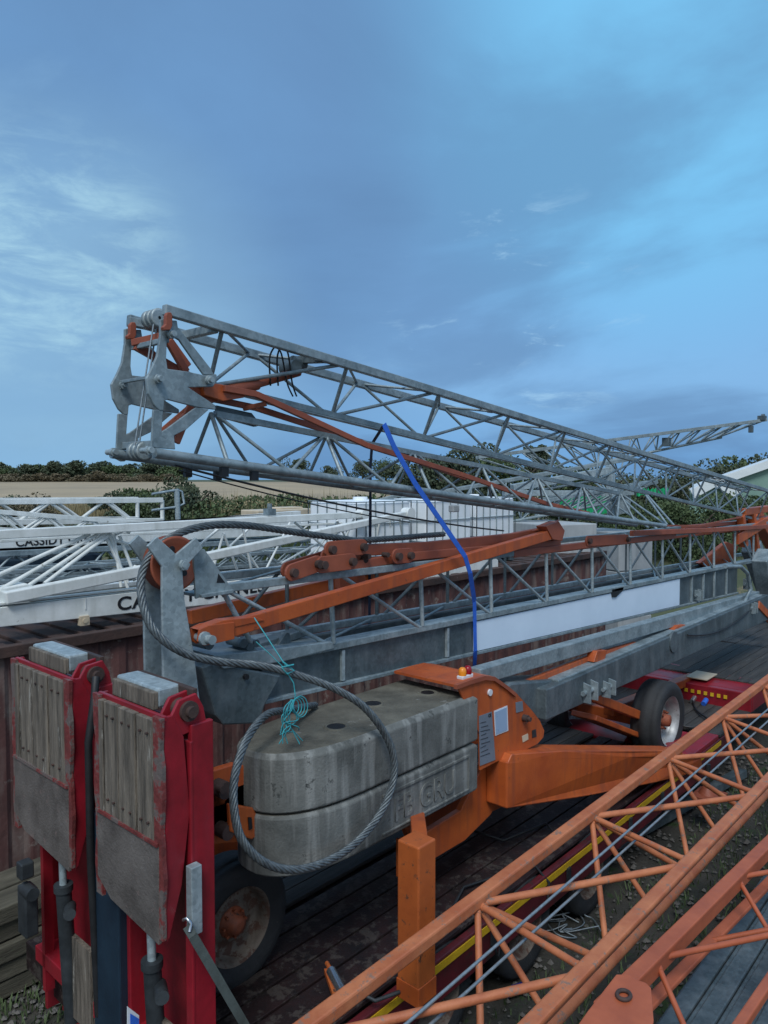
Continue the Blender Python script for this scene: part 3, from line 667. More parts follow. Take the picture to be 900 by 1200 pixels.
for c, mt in (((10.75,3.55,.86),'blue'),((10.72,3.7,.87),'chrome')):
    m = MB(); m.cyl(c,(1,0,.3),.035,.12,12); m.build('air_coupling', M[mt], tr)
m = MB(); m.path(catmull([V((10.7,3.7,.86)),V((10.3,3.5,.85)),V((9.9,3.2,.86)),V((9.6,3.3,.84)),V((9.5,3.6,.86))],6), .015, 6); m.build('air_hose', M['hose'], tr)
for i, x in enumerate((3.95, 5.1, 6.25)):
    for y in (3.16, 4.95):
        wheel((x, y, .40), .40, .26, .24, tr, 'rimold', 'rimold', name='trailer_wheel')
m = MB()
for x in (4.5, 5.65, 6.9, 7.7): m.box((x, TY0-.045, .64), (.05,.02,.12)); m.path([(x, TY0-.06, .58),(x+.02, TY0-.06,.5),(x+.05,TY0-.06,.47),(x+.06,TY0-.06,.54)], .008, 6)
m.each('lashing_hook', M['darksteel'], tr)
m = MB(); m.path([(4.1,3.12,.83),(4.6,3.3,.84),(5.0,3.18,.83),(5.25,3.05,.84),(5.3,2.95,.72),(5.25,2.93,.6)], .012, 6); m.path([PZ(535,898+70,.83),PZ(560,975,.86),PZ(590,985,.83),PZ(640,965,.84),PZ(660,990,.83)], .012, 6); m.each('air_hose', M['hose'], tr)
# ramps: hinged parts of the trailer; base at the lower near corner
def ramp(y0, x0=1.88, w=.66, zt=2.87, hose=True):
    y1 = y0+w
    m = MB()
    m.box((x0+.22, y0+.02, 1.65), (.13, .035, 2.3)); m.box((x0+.22, y1-.02, 1.65), (.13, .035, 2.3)); m.box((x0+.26, (y0+y1)/2, 1.6), (.02, w-.08, 2.3))
    m.box((x0+.155, y0+.03, 1.62), (.02, .06, 2.2)); m.box((x0+.2,(y0+y1)/2,.9), (.2,w,.1))
    fr = m.build('ramp', M['red'], tr, .006)
    m = MB()      # flip section with tapering flanks
    for y in (y0+.012, y1-.03):
        zz = (zt, zt-.02, zt-.55, zt-1.05, zt-1.1)
        m.prism([(x0+.012,y,zt),(x0+.06,y,zt),(x0+.12,y,zt-.12),(x0+.15,y,zt-.5),(x0+.1,y,zt-.85),(x0+.03,y,zt-1.08),(x0+.012,y,zt-1.1)], (0,.02,0))
    m.box((x0+.02,(y0+y1)/2,zt-.01), (.02,w-.02,.03)); m.beam((x0+.06,y0+.03,zt-.09),(x0+.06,y1-.03,zt-.09), .06,.04)
    m.build('flip_section', M['red'], fr, .004)
    m = MB(); ys = [y0+.065+(w-.12)*q for q in (0,.3,.62,.9,1)]
    for k in range(4): m.box((x0, (ys[k]+ys[k+1])/2, zt-.32), (.03+.008*(k%2), ys[k+1]-ys[k]-.013, .6))
    m.build('ramp_board', M['wood'], fr, .004)
    for zz in (zt-.09, zt-.53):
        for k in range(4):
            for q in (.3, .7): m = MB().cyl((x0-.02, ys[k]+(ys[k+1]-ys[k])*q, zz), (1,0,0), .007, .014, 8) if k < 3 else None; m and m.build('bolt_head', M['rustdark'], fr)
    m = MB(); nn = 14
    for s in (0, 1):
        ya, yb = (y0, y0+.075) if s == 0 else (y1-.065, y1)
        P = []
        for k in range(nn+1):
            z = zt-1.08*k/nn; wob = .008*math.sin(k*1.1+s)+.004*math.sin(k*3.7)
            P.append(((ya+wob) if s == 0 else (yb+wob), z))
        poly = [V((x0-.012, y, z)) for y, z in P]+[V((x0-.012, yb if s == 0 else ya, z)) for y, z in P[::-1]]
        m.prism(poly, (.02, 0, 0))
    m.each('edge_strip', M['redworn'], fr)
    m = MB(); m.prism([(x0-.016,y0+.03,zt-.62),(x0-.016,y1-.03,zt-.62),(x0-.016,y1-.02,zt-.98),(x0-.016,y1-.16,zt-1.06),(x0-.016,y0+.04,zt-1.11)], (.02,0,0)); m.build('tread_plate', M['treadgrey'], fr, .004)
    m = MB(); m.beam((x0-.02,y0+.03,zt-.615),(x0-.02,y1-.03,zt-.615),.012,.018); m.build('weld_strip', M['redworn'], fr)
    m = MB(); m.box((x0+.15,(y0+y1)/2+.06,zt+.04), (.13,w*.62,.1)); hb = m.build('hinge_box', M['galvb'], fr, .012)
    m = MB(); m.box((x0+.075,(y0+y1)/2+.06,zt+.03), (.03,w*.62,.09)); m.build('weathered_face', M['wood'], hb, .006)
    m = MB(); m.cyl((x0+.15,y0+.08,zt+.0),(0,1,0),.05,.16,16); m.cyl((x0+.15,y0-.0,zt),(0,1,0),.028,.05,10); m.beam((x0+.21,y0+.05,zt+.07),(x0+.24,y1-.05,zt+.06),.03,.04); m.build('hinge_knuckle', M['rustdark'], fr, .004)
    m = MB(); 
    for y in (y0+.02,y0+.1): m.prism([(x0+.05,y,zt-.02),(x0+.1,y,zt+.06),(x0+.2,y,zt+.075),(x0+.24,y,zt+.0),(x0+.26,y,zt-.1),(x0+.06,y,zt-.12)], (0,.02,0))
    m.build('hinge_plate', M['red'], fr, .004)
    m = MB(); cy = y0+w*.35; m.tube((x0+.1,cy,.7),(x0+.06,cy,zt-1.32),.045,18); m.tube((x0+.06,cy,zt-1.34),(x0+.06,cy,zt-1.3),.055,18); m.tube((x0+.03,cy-.14,1.45),(x0+.09,cy-.02,1.43),.035,12)
    hc = m.build('hydraulic_cylinder', M['darksteel'], fr)
    m = MB(); m.tube((x0+.06,cy,zt-1.34),(x0+.055,cy,zt-1.05),.022,14); m.build('piston_rod', M['galvb'], hc)
    m = MB()
    if hose: m.path([(x0+.13,y0-.03,zt-.0),(x0+.1,y0-.07,zt-.1),(x0+.06,y0-.07,zt-.35),(x0+.07,y0-.05,zt-1.0),(x0+.1,y0-.05,.9)], .022, 8).build('hydraulic_hose', M['hose'], fr)
    m = MB(); m.box((x0+.1,y0+.16,1.0),(.03,.3,.5)); m.build('inner_board', M['wood'], fr)
    return fr
r1 = ramp(3.09, hose=False); r2 = ramp(4.07, x0=1.9, w=.8)
m = MB(); m.beam((2.02,3.06,1.78),(2.02,3.06,2.12),.05,.06,up=(1,0,0)); m.build('clip_bar', M['galvb'], r1, .004)
m = MB(); m.prism([(2.0,4.72,.7),(2.0,4.76,.7),(2.0,4.76,1.9),(2.0,4.72,1.9)], (.06,0,0)); m.build('side_bar', M['red'], r2)
m = MB(); m.box((1.86,4.62,1.35),(.08,.12,.3)); m.box((1.84,4.6,1.62),(.08,.08,.1)); m.cyl((1.84,4.55,1.5),(0,1,0),.04,.12,10); m.build('valve_block', M['darksteel'], r2, .01)
m = MB(); m.box((2.14,3.9,1.3),(.3,.3,1.6)); m.beam((2.1,3.85,.9),(2.1,3.88,2.6),.12,.06,up=(1,0,0)); m.build('ramp_stop', M['navy'], tr, .01)
m = MB(); m.prism([PY(a, b, 3.3) for a, b in ((150,1180),(163,1190),(163,1203),(150,1203))],(0,.01,0)); m.build('tail_plate', M['sticker'], tr)
m = MB(); m.prism([PY(a, b, 3.295) for a, b in ((153,1188),(163,1194),(163,1203),(153,1203))],(0,.004,0)); m.build('tail_plate_face', M['blue'], tr)

# lashing strap at the tail
def ribbon(pts, w, side, th=.004):
    m = MB(); side = V(side).normalized()
    for i in range(len(pts)-1): m.beam(pts[i], pts[i+1], w, th, up=(pts[i+1]-pts[i]).cross(side))
    return m
o = ribbon([PY(219,1085,3.03), PY(226,1097,3.0), PY(260,1155,2.98), PY(292,1210,2.96)], .045, (1,.0,.2)).build('ratchet_strap', M['greyweb']); setp(o, 'grey green lashing strap hooked through the flank of the near red ramp', 'strap')
m = MB(); m.path([PY(215,1078,3.06), PY(219,1076,3.03), PY(224,1082,3.02), PY(222,1092,3.01)], .009, 8); h = m.build('strap_hook', M['chrome'], o)
# blue strap over jib and mast
def polyribbon(name, pts, w, mat, label):
    root = ribbon(pts, w, (1,0,0)).build(name, M[mat]); return setp(root, label, 'strap')
B = [PY(450,497,3.72), PY(462,524,3.71), PY(486,566,3.70), PY(545,652,3.69), PY(551,672,3.71), PY(556,705,3.84), PY(557,763,3.86), PY(556,782,3.95)]
polyribbon('ratchet_strap', B, .05, 'blue', 'bright blue lashing strap running from upper lattice jib down to the mast')
B = [PY(450,498,3.76), PY(436,520,4.17), PY(434,548,4.18), PY(434,600,4.2), PY(433,690,4.5), PY(433,780,4.6)]
polyribbon('ratchet_strap', B, .03, 'navyweb', 'dark navy lashing strap hanging straight down behind the lattice jib')

# ------------------------------------------------------------------ thick wire rope looped over the wheel and the ballast
def resample(P, step):
    out = [P[0]]; acc = 0
    for i in range(1, len(P)):
        a, b = P[i-1], P[i]; l = (b-a).length
        while acc+l >= step:
            t = (step-acc)/l if l > 0 else 0; a = a.lerp(b, t); out.append(a); l = (b-a).length; acc = 0
        acc += l
    return out
def rope(P, R, pitch, strands=6, step=.014):
    P = resample(catmull(P), step); m = MB(); R = R*1.02; n = len(P); fr = []
    t0 = (P[1]-P[0]).normalized(); u = t0.orthogonal().normalized()
    for i in range(n):
        t = (P[min(i+1,n-1)]-P[max(i-1,0)]).normalized(); u = (u-t*u.dot(t)).normalized(); fr.append((u.copy(), t.cross(u)))
    for k in range(strands):
        S = []
        for i in range(n):
            a = 2*PI*k/strands+2*PI*i*step/pitch; S.append(P[i]+fr[i][0]*(math.cos(a)*R*.66)+fr[i][1]*(math.sin(a)*R*.66))
        m.path(S, R*.36, 6)
    return m
RP = [PY(520,626,4.0), PY(430,633,3.95), PY(400,631,3.92), PY(340,623,3.9), PY(290,616,3.9), PY(245,616,3.9), PY(208,626,3.89), PY(180,646,3.89), PY(166,675,3.88), PY(168,710,3.8),
      PY(183,742,3.72), PY(215,765,3.66), PY(255,775,3.6), PY(305,780,3.5), PY(345,790,3.4), PY(390,806,3.28), PY(428,830,3.17), PY(455,868,3.12), PY(462,905,3.11), PY(450,945,3.1), PY(425,980,3.1),
      PY(392,1005,3.1), PY(350,1019,3.12), PY(312,1012,3.16), PY(284,985,3.2), PY(274,945,3.25), PY(276,905,3.32), PY(290,865,3.4), PY(312,838,3.5), PY(338,832,3.62), PY(370,826,3.85)]
o = rope(RP, .024, .24, 6).build('wire_rope', M['rope']); setp(o, 'thick dark twisted wire rope looped over the orange wheel and the concrete ballast', 'rope')
# turquoise twine
m = MB(); m.path([PY(298,724,3.7), PY(315,750,3.55), PY(334,779,3.42)], .004, 5); m.path([PY(300,752,3.7), PY(318,768,3.6), PY(333,783,3.42)], .003, 5)
m.path([PY(332,776,3.40), PY(345,786,3.38), PY(336,790,3.37), PY(330,782,3.37), PY(344,779,3.38)], .006, 5)
m.path([PY(336,788,3.39), PY(344,800,3.38), PY(346,815,3.37), PY(343,830,3.36)], .004, 5)
rnd = random.Random(11)
for k in range(9):
    x, y = 343+rnd.uniform(-2,3), 820
    P = [V(PY(x, y, 3.35))]
    for j in range(1, 5): P.append(PY(x+rnd.uniform(-14,14)*(j/4)**.6-4, y+j*rnd.uniform(9,13), 3.34-.03*rnd.random()))
    m.path(catmull(P, 5), .0035, 5)
for k in range(4):
    P = []
    for j in range(10):
        a = 2*PI*j/9; P.append(PY(346+k*2+math.sin(a)*(4+1.5*k), 826-math.cos(a)*(8+1.5*k)+2, 3.35))
    m.path(catmull(P, 4), .0035, 5)
o = m.build('twine', M['twine']); setp(o, 'frayed turquoise twine knotted on the wire rope above the ballast', 'twine')

# ================================================================== FOREGROUND ORANGE JIBS
def jib_root(label, loc): return thing('lattice_jib', label, 'crane jib', loc)
j1 = jib_root('faded orange lattice jib with two steel cables, nearest across the lower right corner', (4, 2.1, .7))
YA, YB, YC, ZA, ZC = 2.56, 1.76, 2.2, 1.5, .72
m = MB(); xe = 13
lA = lineX(PY(366, 1200, YA), PY(899, 797, YA)); lB = lineX(PY(622, 1200, YB), PY(899, 914, YB))
m.beam(lA(2.2), lA(xe), .085, .075); m.beam(lB(2.2), lB(xe), .085, .035); m.beam(lB(2.2)+V((0,.012,-.05)), lB(xe)+V((0,.012,-.05)), .035, .07)
lC = lambda x: V((x, YC-.1, lB(x).z-.62))
m.tube(lC(2.2), lC(xe), .045, 14)
j1f = m.build('jib_chord', M['salmon'], j1, .012)
an = [2.25, 3.72, 5.25, 6.78, 8.3, 9.8, 11.3]
def tb(a, b, r, par, nm='brace', mat='salmon'):
    a, b = V(a), V(b); d = (b-a).normalized(); m = MB().tube(a, b, r, 12)
    for p, s in ((a, 1), (b, -1)): q = p+d*s*.05; m.path([q-d*.012, q-d*.005, q+d*.005, q+d*.012], r*1.14, 12)
    return m.build(nm, M[mat], par)
for i in range(len(an)):
    A, Bp = lA(an[i])-V((0,0,.03)), lB(an[i]-.15)-V((0,0,.02)); C = lC(an[i]+.1)
    tb(A, Bp, .021, j1f); tb(A, C, .021, j1f); 
    if i+1 < len(an):
        tb(A, lB(an[i+1]-.2)-V((0,0,.02)), .0235, j1f)
        tb(A, lC(an[i]+.85), .0235, j1f); tb(lC(an[i]+.85), lA(an[i+1])-V((0,0,.03)), .021, j1f)
m = MB()
for (p, q) in (((476,1200),(899,832)), ((505,1200),(899,846))):
    l = lineX(PY(*p, 2.2), PY(*q, 2.2)); m.tube(l(2.0), l(13), .009, 8)
m.each('steel_cable', M['cable'], j1)
j2 = jib_root('orange red lattice jib with pinned end plate above grey ribbed panels at the right corner', (4, 1.3, .9))
Y1, Y2, ZT2 = 1.5, 1.0, 1.5
l1 = lineX(PY(706, 1180, Y1), PY(899, 989, Y1)); 
m = MB(); m.beam(l1(3.2), l1(12), .085, .03); m.beam(l1(3.2)-V((0,.028,.05)), l1(12)-V((0,.028,.05)), .02, .08)
l3 = lineX(PY(765,1172,Y1), PY(899,1036,Y1)); l3 = (lambda f: (lambda x: V((x, Y1, f(x).z))))(l3)
m.beam(l3(3.2), l3(12), .07, .03)
l2 = lambda x: l1(x)+V((0, Y2-Y1-.0, -.02))
m.beam(l2(3.2), l2(12), .05, .05); m.beam(l2(3.2)+V((0,-.05,-.4)), l2(12)+V((0,-.05,-.4)), .05, .05)
j2f = m.build('jib_chord', M['salmond'], j2, .008)
nx = [3.35, 4.75, 6.15, 7.55, 8.95]
for i in range(len(nx)-1):
    x, x2 = nx[i], nx[i+1]
    tb(l3(x), l2(x+.2), .015, j2f, mat='salmond'); tb(l1(x+.5)-V((0,0,.03)), l2(x)-V((0,.05,.38)), .015, j2f, mat='salmond'); tb(l1(x+.55)-V((0,0,.04)), l2(x2+.1), .017, j2f, mat='salmond')
m = MB(); zp = l1(3.3).z+.01
P = [PZ(a, b, zp) for a, b in ((688,1190),(722,1146),(737,1146),(745,1152),(757,1156),(763,1162),(766,1200),(760,1230),(660,1230))]
m.prism(P, (0,0,.02)); ep = m.build('end_plate', M['salmond'], j2, .005)
m = MB(); c = PZ(731, 1166, zp+.03); m.path([c+V((math.cos(t)*.035, math.sin(t)*.03, 0)) for t in [2*PI*k/16 for k in range(17)]], .01, 8, caps=False); m.build('pin_collar', M['rustdark'], ep)
# grey ribbed panels below
o = MB(); base = PZ(815, 1150, .62); y0 = 1.72; n = 8
for k in range(n):
    y = y0-.15*k; o.box((6.2, y-.06, .62), (6.4, .115, .03)); o.box((6.2, y-.135, .60), (6.4, .03, .03))
rp = thing('ribbed_panel_stack', 'grey galvanised ribbed panels stacked on the ground under the orange jib', 'panels', (6.2, 1.1, 0))
o.build('top_panel', M['galvd'], rp, .008)
for k in range(3):
    m = MB(); m.box((6.2, 1.2, .5-.07*k), (6.4, 1.16, .03)); m.build('panel', M['galvd'], rp)
m = MB()
for x in (3.4, 6, 9): m.box((x, 1.2, .16), (.15, 1.3, .32))
m.each('timber_bearer', M['timber'], rp)
# small things on the ground
g = thing('drink_can', 'blue and gold drink can lying on the gravel', 'can', PZ(604,1160,.05))
c = PZ(604, 1160, .05); d = V((.9,-.4,0)).normalized()
m = MB(); m.lathe([(.005,-.09),(.034,-.088),(.038,-.075),(.038,.075),(.034,.088),(.005,.09)], c, d, 20); m.build('can_body', M['canblue'], g)
m = MB(); m.lathe([(.0385,-.07),(.0387,-.03)], c, d, 20); m.build('can_band', M['gold'], g)
m = MB(); m.cyl(c+d*.09, d, .03, .006, 16); m.build('can_end', M['chrome'], g)
a, b = PZ(388, 1138, .9), PZ(401, 1163, .9)
t = thing('ratchet_tensioner', 'chromed chain tensioner lying on the dark trailer deck', 'tensioner', (a+b)/2)
m = MB(); m.tube(a, b, .032, 14); m.build('barrel', M['chrome'], t)
m = MB(); m.tube(a+(a-b)*.4, a, .015, 8); m.beam(a+V((0,.05,-.02)), b+V((-.02,.05,-.03)), .02, .03); m.build('handle', M['orangeleg'], t)
m = MB(); m.path([b, b+V((.1,-.06,-.03)), b+V((.13,-.15,-.05)), b+V((.3,-.2,-.06))], .012, 6); m.build('chain_end', M['darksteel'], t)

# ================================================================== RUSTY CONTAINER AND WHITE CRANES
CY0, CY1, CX0, CX1 = 6.62, 9.05, -4.0, 14.0
ct = thing('shipping_container', 'long rusty maroon corrugated container behind the trailer with white jibs on its roof', 'container', (5, 7.8, 0))
m = MB(); P = []; x = CX0; k = 0; zz0, zz1 = .16, 2.5
prof = [(0,0),(.07,0),(.11,.02),(.21,.02)]
pts = []
while x < CX1:
    for dx, dy in prof: pts.append((x+dx, CY0+dy))
    x += .28
vs = [(a, b, zz0) for a, b in pts]+[(a, b, zz1) for a, b in pts]; n = len(pts)
m.add(vs, [(i, i+1, n+i+1, n+i) for i in range(n-1)]); m.box(((CX0+CX1)/2, CY1, 1.35), (CX1-CX0, .05, 2.3)); m.box((CX1, 7.83, 1.35), (.05, 2.4, 2.3))
m.build('corrugated_wall', M['rust'], ct)
m = MB(); m.beam((CX0, CY0-.01, 2.53), (CX1, CY0-.01, 2.53), .09, .1); m.beam((CX0, CY0-.01, .12), (CX1, CY0-.01, .12), .09, .16); m.build('container_rail', M['rustdark'], ct, .008)
m = MB(); m.box(((CX0+CX1)/2, 7.85, 2.5), (CX1-CX0, 2.4, .03))
rnd = random.Random(5); x = CX0+.1
while x < CX1:
    m.box((x, 7.85, 2.527+rnd.uniform(0,.01)), (.16, 2.36, .03)); x += .28
m.build('roof_sheet', M['rustdark'], ct, .006)
m = MB(); m.box(((CX0+CX1)/2, 7.85, .2), (CX1-CX0, 2.3, .08)); m.build('floor_frame', M['rustdark'], ct)
def latt(root, y, top, bot, x0, x1, pitch, r, mat, dy=0, name='lattice', dy2=None):
    # one plane of V lacing between two chord lines; one mesh per plane (a few pixels wide in the picture)
    m = MB(); x = x0; o1 = V((0, dy, 0)); o2 = V((0, dy if dy2 is None else dy2, 0))
    while x+pitch <= x1+.01:
        m.tube(bot(x)+o2, top(x+pitch/2)+o1, r, 6); m.tube(top(x+pitch/2)+o1, bot(x+pitch)+o2, r, 6); x += pitch
    return m.build(name, M[mat], root)
# --- white crane with lettering lying on the container
YW = 6.85
w1 = thing('folded_white_crane', 'white crane mast lettered along its base beam, lying on the rusty container', 'crane', (4, 7.2, 2.6))
bt = lineX(PY(0, 712, YW), PY(167, 693, YW)); bbm = lineX(PY(0, 735, YW), PY(167, 717, YW))
m = MB(); quadbeam(m, bt, bbm, -3, 10.5, YW, YW+.12); quadbeam(m, bt, bbm, -3, 10.5, YW+.75, YW+.85)
wb = m.build('base_beam', M['white'], w1, .006)
m = MB(); m.beam(bt(-3)+V((0,.06,.03)), bt(10.5)+V((0,.06,.03)), .1, .012); m.beam(bt(3.35)+V((0,-.004,-.11)), bt(3.35)+V((0,-.004,.0)), .004,.012,up=(1,0,0)); m.build('weld_seam', M['white'], wb)
zl = (bt(4.5).z+bbm(4.5).z)/2-.055
text_mesh('CASSIDY CRANES', .185, M['black'], wb, (PY(137,716,YW).x, YW-.004, bbm(4.2).z+.06), (PI/2,-math.atan2(bt(6).z-bt(3).z,3),0), 'lettering', ext=.001, off=.004, sx=1.22, spc=1.05)
tcw = lineX(PY(0, 627, YW+.3), PY(420, 604, YW+.3)); 
m = MB(); m.beam(tcw(-3), PY(425,603,YW+.3), .1, .085); m.cyl(PY(424,603,YW+.3), (0,1,0), .07, .14, 16); m.build('top_chord', M['white'], w1, .008)
m = MB(); m.beam(PY(0,629,YW+.5), PY(150,623,YW+.5), .05, .04); m.path([PY(135,626,YW+.4),PY(146,621,YW+.4),PY(152,624,YW+.4)], .02, 8); m.beam(PY(0,634,YW+.7), PY(400,613,YW+.7), .03,.03); m.build('upper_rail', M['white'], w1, .005)
m = MB(); m.prism([PY(a,b,YW+.02) for a,b in ((3,693),(12,693),(14,707),(5,707))], (0,.3,0)); m.prism([PY(a,b,YW+.1) for a,b in ((0,690),(32,684),(48,690),(45,700),(0,707))], (0,.2,0)); m.build('arm_end_block', M['white'], w1, .01)
arm1 = lineX(PY(5,701,YW), PY(480,602,YW))
m = MB(); m.beam(PY(5,701,YW), PY(170,668,YW), .1, .11); m.beam(PY(170,668,YW), PY(478,602,YW+.1), .1, .1, h2=.09); m.cyl(PY(478,602,YW+.1), (0,1,0), .09, .14, 16); m.build('box_arm', M['white'], w1, .012)
m = MB()
for (p, q) in (((122,622),(0,691)),((126,624),(28,690)),((130,625),(52,684)),((105,626),(-20,682))): m.tube(PY(*p,YW+.35), PY(*q,YW+.15), .02, 8)
for (p, q) in (((122,625),(150,683)),((128,625),(150,690)),((133,625),(142,688)),((140,628),(160,680)),((130,632),(190,650))): m.tube(PY(*p,YW+.4), PY(*q,YW+.3), .018, 8)
m.each('diagonal_strut', M['white'], w1)
m = MB()
rnd = random.Random(8)
for (p, q) in (((200,668),(258,618)),((215,690),(300,612)),((262,625),(240,700)),((262,625),(290,700)),((285,620),(300,695)),((325,700),(285,640)),((300,690),(340,612)),((345,612),(440,690)),((375,640),(300,700)),((395,610),(410,640)),((330,660),(440,600)),((270,640),(345,700)),((395,612),(360,660)),((405,610),(425,650)),((415,608),(395,650)),((445,610),(440,640)),((468,606),(472,632)),((458,606),(455,634))):
    y = YW+.25+rnd.random()*.5; m.tube(PY(*p,y), PY(*q,y+.1), .016, 7)
m.each('lacing_strut', M['white'], w1)
m = MB(); m.path([PY(158,680,YW), PY(153,672,YW), PY(158,664,YW), PY(166,666,YW), PY(168,680,YW)], .02, 8); m.build('lifting_loop', M['white'], w1)
m = MB(); m.box(PY(98,727,YW), (.09,.06,.09)); m.cyl(PY(98,727,YW)-V((0,.035,0)), (0,1,0), .025, .01, 12); m.build('mast_lug', M['cream'], w1)
m = MB(); m.box(PY(316,600,YW+.3), (.12,.1,.08)); m.cyl(PY(316,594,YW+.3), (0,0,1), .03, .08, 10); m.build('junction_box', M['galv'], w1)
m = MB(); m.box(PY(100,703,YW+.2), (.8,.1,.03)); o = m.build('plank', M['cream']); setp(o, 'thin pale plank with turquoise paint lying on the white lettered base beam', 'plank')
o = MB(); o.box(PY(130,693,YW+.4), (1.6,.18,.04)); o = o.build('plank', M['timber'], None, .004); setp(o, 'weathered brown plank lying behind the white box arm on the container roof', 'plank')

def simple_truss(label, cat, y, tp, bp_, x0, x1, dy, cw, mat, pitch, r, name='lattice_jib', xe=None, group=None, extra=None):
    root = thing(name, label, cat, ((x0+x1)/2, y, bp_((x0+x1)/2).z-.1), group)
    m = MB(); o = V((0,dy,0))
    for q in (V((0,0,0)), o): m.beam(tp(x0)+q, tp(x1)+q, cw, cw); m.beam(bp_(x0)+q, bp_(x1)+q, cw, cw)
    m.tube(tp(x1), bp_(x1), cw*.45, 8); m.tube(tp(x1)+o, bp_(x1)+o, cw*.45, 8)
    fr = m.build('chord', M[mat], root, .005)
    latt(root, y, tp, bp_, x0, x1, pitch, r, mat, 0); latt(root, y, tp, bp_, x0+pitch/2, x1, pitch, r, mat, dy); latt(root, y, tp, lambda x: tp(x)+o, x0, x1, pitch, r*.8, mat, 0, 'top_lattice')
    return root
# grey lattice jib in front of the navy container, second lettered white beam above it
nv = thing('navy_container', 'dark navy steel container standing behind the rusty one at the left', 'container', (2.5, 11, 0))
m = MB(); m.box((1.4, 11.2, 1.5), (7.6, 2.2, 2.9)); m.build('container_body', M['navy'], nv, .02)
m = MB()
for k in range(16): m.box((-2+.5*k, 10.09, 1.5), (.08,.03,2.7))
m.build('wall_rib', M['navy'], nv)
y = 9.85
simple_truss('grey galvanised lattice jib lying in front of the navy container', 'crane jib', y, lineX(PY(0,649,y), PY(150,642,y)), lineX(PY(0,677,y), PY(150,671,y)), -2, 9.5, .5, .07, 'galv', .62, .018)
y = 10.1
w2 = thing('lettered_white_beam', 'white crane beam with black lettering, farther back above the navy container', 'crane beam', (4, 10.2, 3))
m = MB(); quadbeam(m, lineX(PY(0,627,y), PY(150,615,y)), lineX(PY(0,643,y), PY(150,636,y)), -2, 9, y, y+.15); b2 = m.build('beam', M['white'], w2, .006)
text_mesh('CASSIDY CRANES', .165, M['black'], b2, PY(18,640.5,y)+V((0,-.004,0)), (PI/2,-.0,0), 'lettering', ext=.001, off=.003, sx=1.0, spc=1.02)
# white lattice at the back with its end post
y = 12.5
simple_truss('white lattice mast farthest back, ending beside the galvanised handrail post', 'crane mast', y, lineX(PY(0,588,y), PY(190,586,y)), lineX(PY(0,612,y), PY(190,610,y)), -1, PY(190,587,y).x, .9, .09, 'white', 1.0, .03, 'lattice_mast')
y = 11.4
simple_truss('white lattice jib sloping gently behind the lettered beams', 'crane jib', y, lineX(PY(0,600,y), PY(150,612,y)), lineX(PY(0,622,y), PY(150,628,y)), -1, 7.2, .6, .07, 'white', .7, .022)
# handrail
y = 12
hr = thing('handrail_post', 'galvanised handrail post with bent rail end beside the bushes', 'handrail', PY(208, 620, y)-V((0,0,1)))
m = MB(); m.tube(PY(207,573,y), PY(210,640,y), .05, 10); m.build('post', M['galvb'], hr)
m = MB(); m.path([PY(178,579,y), PY(208,574,y), PY(213,576,y), PY(216,590,y), PY(208,594,y), PY(178,598,y)], .022, 8); m.build('rail', M['galvb'], hr)
# tangled grey and white jibs between the sheave head and the tanks
specs = [(9.3,(220,655),(420,640),(220,668),(420,655),3,10,.4,'galv','grey lattice jib lying behind the white box arm, lowest of the tangle'),
         (10.6,(180,622),(400,612),(200,632),(400,622),3,11.5,.5,'white','white lattice jib at the top of the tangle beside the water tanks'),
         (9.8,(230,680),(430,668),(230,695),(430,684),4,10,.5,'galvd','dull grey lattice jib just above the mast chord')]
for (y, a, b, c, d, xx0, xx1, dy, mt, lab) in specs:
    simple_truss(lab, 'crane jib', y, lineX(PY(*a,y), PY(*b,y)), lineX(PY(*c,y), PY(*d,y)), xx0, xx1, dy, .05, mt, .6, .016)
m = MB(); c = PY(325,603,13); m.box(c, (1.6,.6,.25)); m.box(c+V((.3,.05,.14)), (.7,.4,.05)); o = m.build('gear_housing', M['cream'], None, .05); setp(o, 'cream gear housing lying among the white jibs', 'housing')
m = MB(); m.tube(PY(434,583,9), PY(434,600,9), .035, 8); m.box(PY(434,590,9), (.06,.06,.1)); m.box(PY(434,600,9)-V((0,0,.5)), (.08,.08,1.0)); o = m.build('blue_post', M['navy'], None, .01); setp(o, 'short dark blue post standing left of the white caged tanks', 'post')

# ================================================================== TANKS, CONCRETE AND FAR JIBS
def ibc(loc, label):
    root = thing('caged_water_tank', label, 'tank', loc, 'white caged tanks on the container')
    x, y, z = loc; m = MB(); m.box((x, y, z+.63), (1.17, .97, .96)); m.box((x, y, z+1.1), (.9,.7,.06)); m.cyl((x, y, z+1.15), (0,0,1), .11, .06, 16); m.build('plastic_bottle', M['tank'], root, .13)
    m = MB()
    for k in range(7):
        xx = x-.6+1.2*k/6
        for yy in (y-.5, y+.5): m.tube((xx,yy,z+.14),(xx,yy,z+1.12),.009,6)
    for k in range(6):
        yy = y-.5+1.0*k/5
        for xx in (x-.6, x+.6): m.tube((xx,yy,z+.14),(xx,yy,z+1.12),.009,6)
    for j in range(4):
        zz = z+.16+.32*j
        for yy in (y-.5, y+.5): m.tube((x-.6,yy,zz),(x+.6,yy,zz),.009,6)
        for xx in (x-.6, x+.6): m.tube((xx,y-.5,zz),(xx,y+.5,zz),.009,6)
    m.build('wire_cage', M['galv'], root)
    m = MB(); m.box((x,y,z+.12),(1.2,1.0,.04)); 
    for q in (-.5,0,.5): m.box((x+q,y,z+.05),(.12,1.0,.1))
    m.build('pallet', M['galvd'], root)
ibc((8.1, 7.75, 2.56), 'white caged water tank on the rusty container roof, left of the three')
ibc((9.5, 7.6, 2.56), 'white caged water tank on the rusty container roof, middle of the three')
ibc((10.9, 7.65, 2.56), 'white caged water tank on the container roof, right of the three')
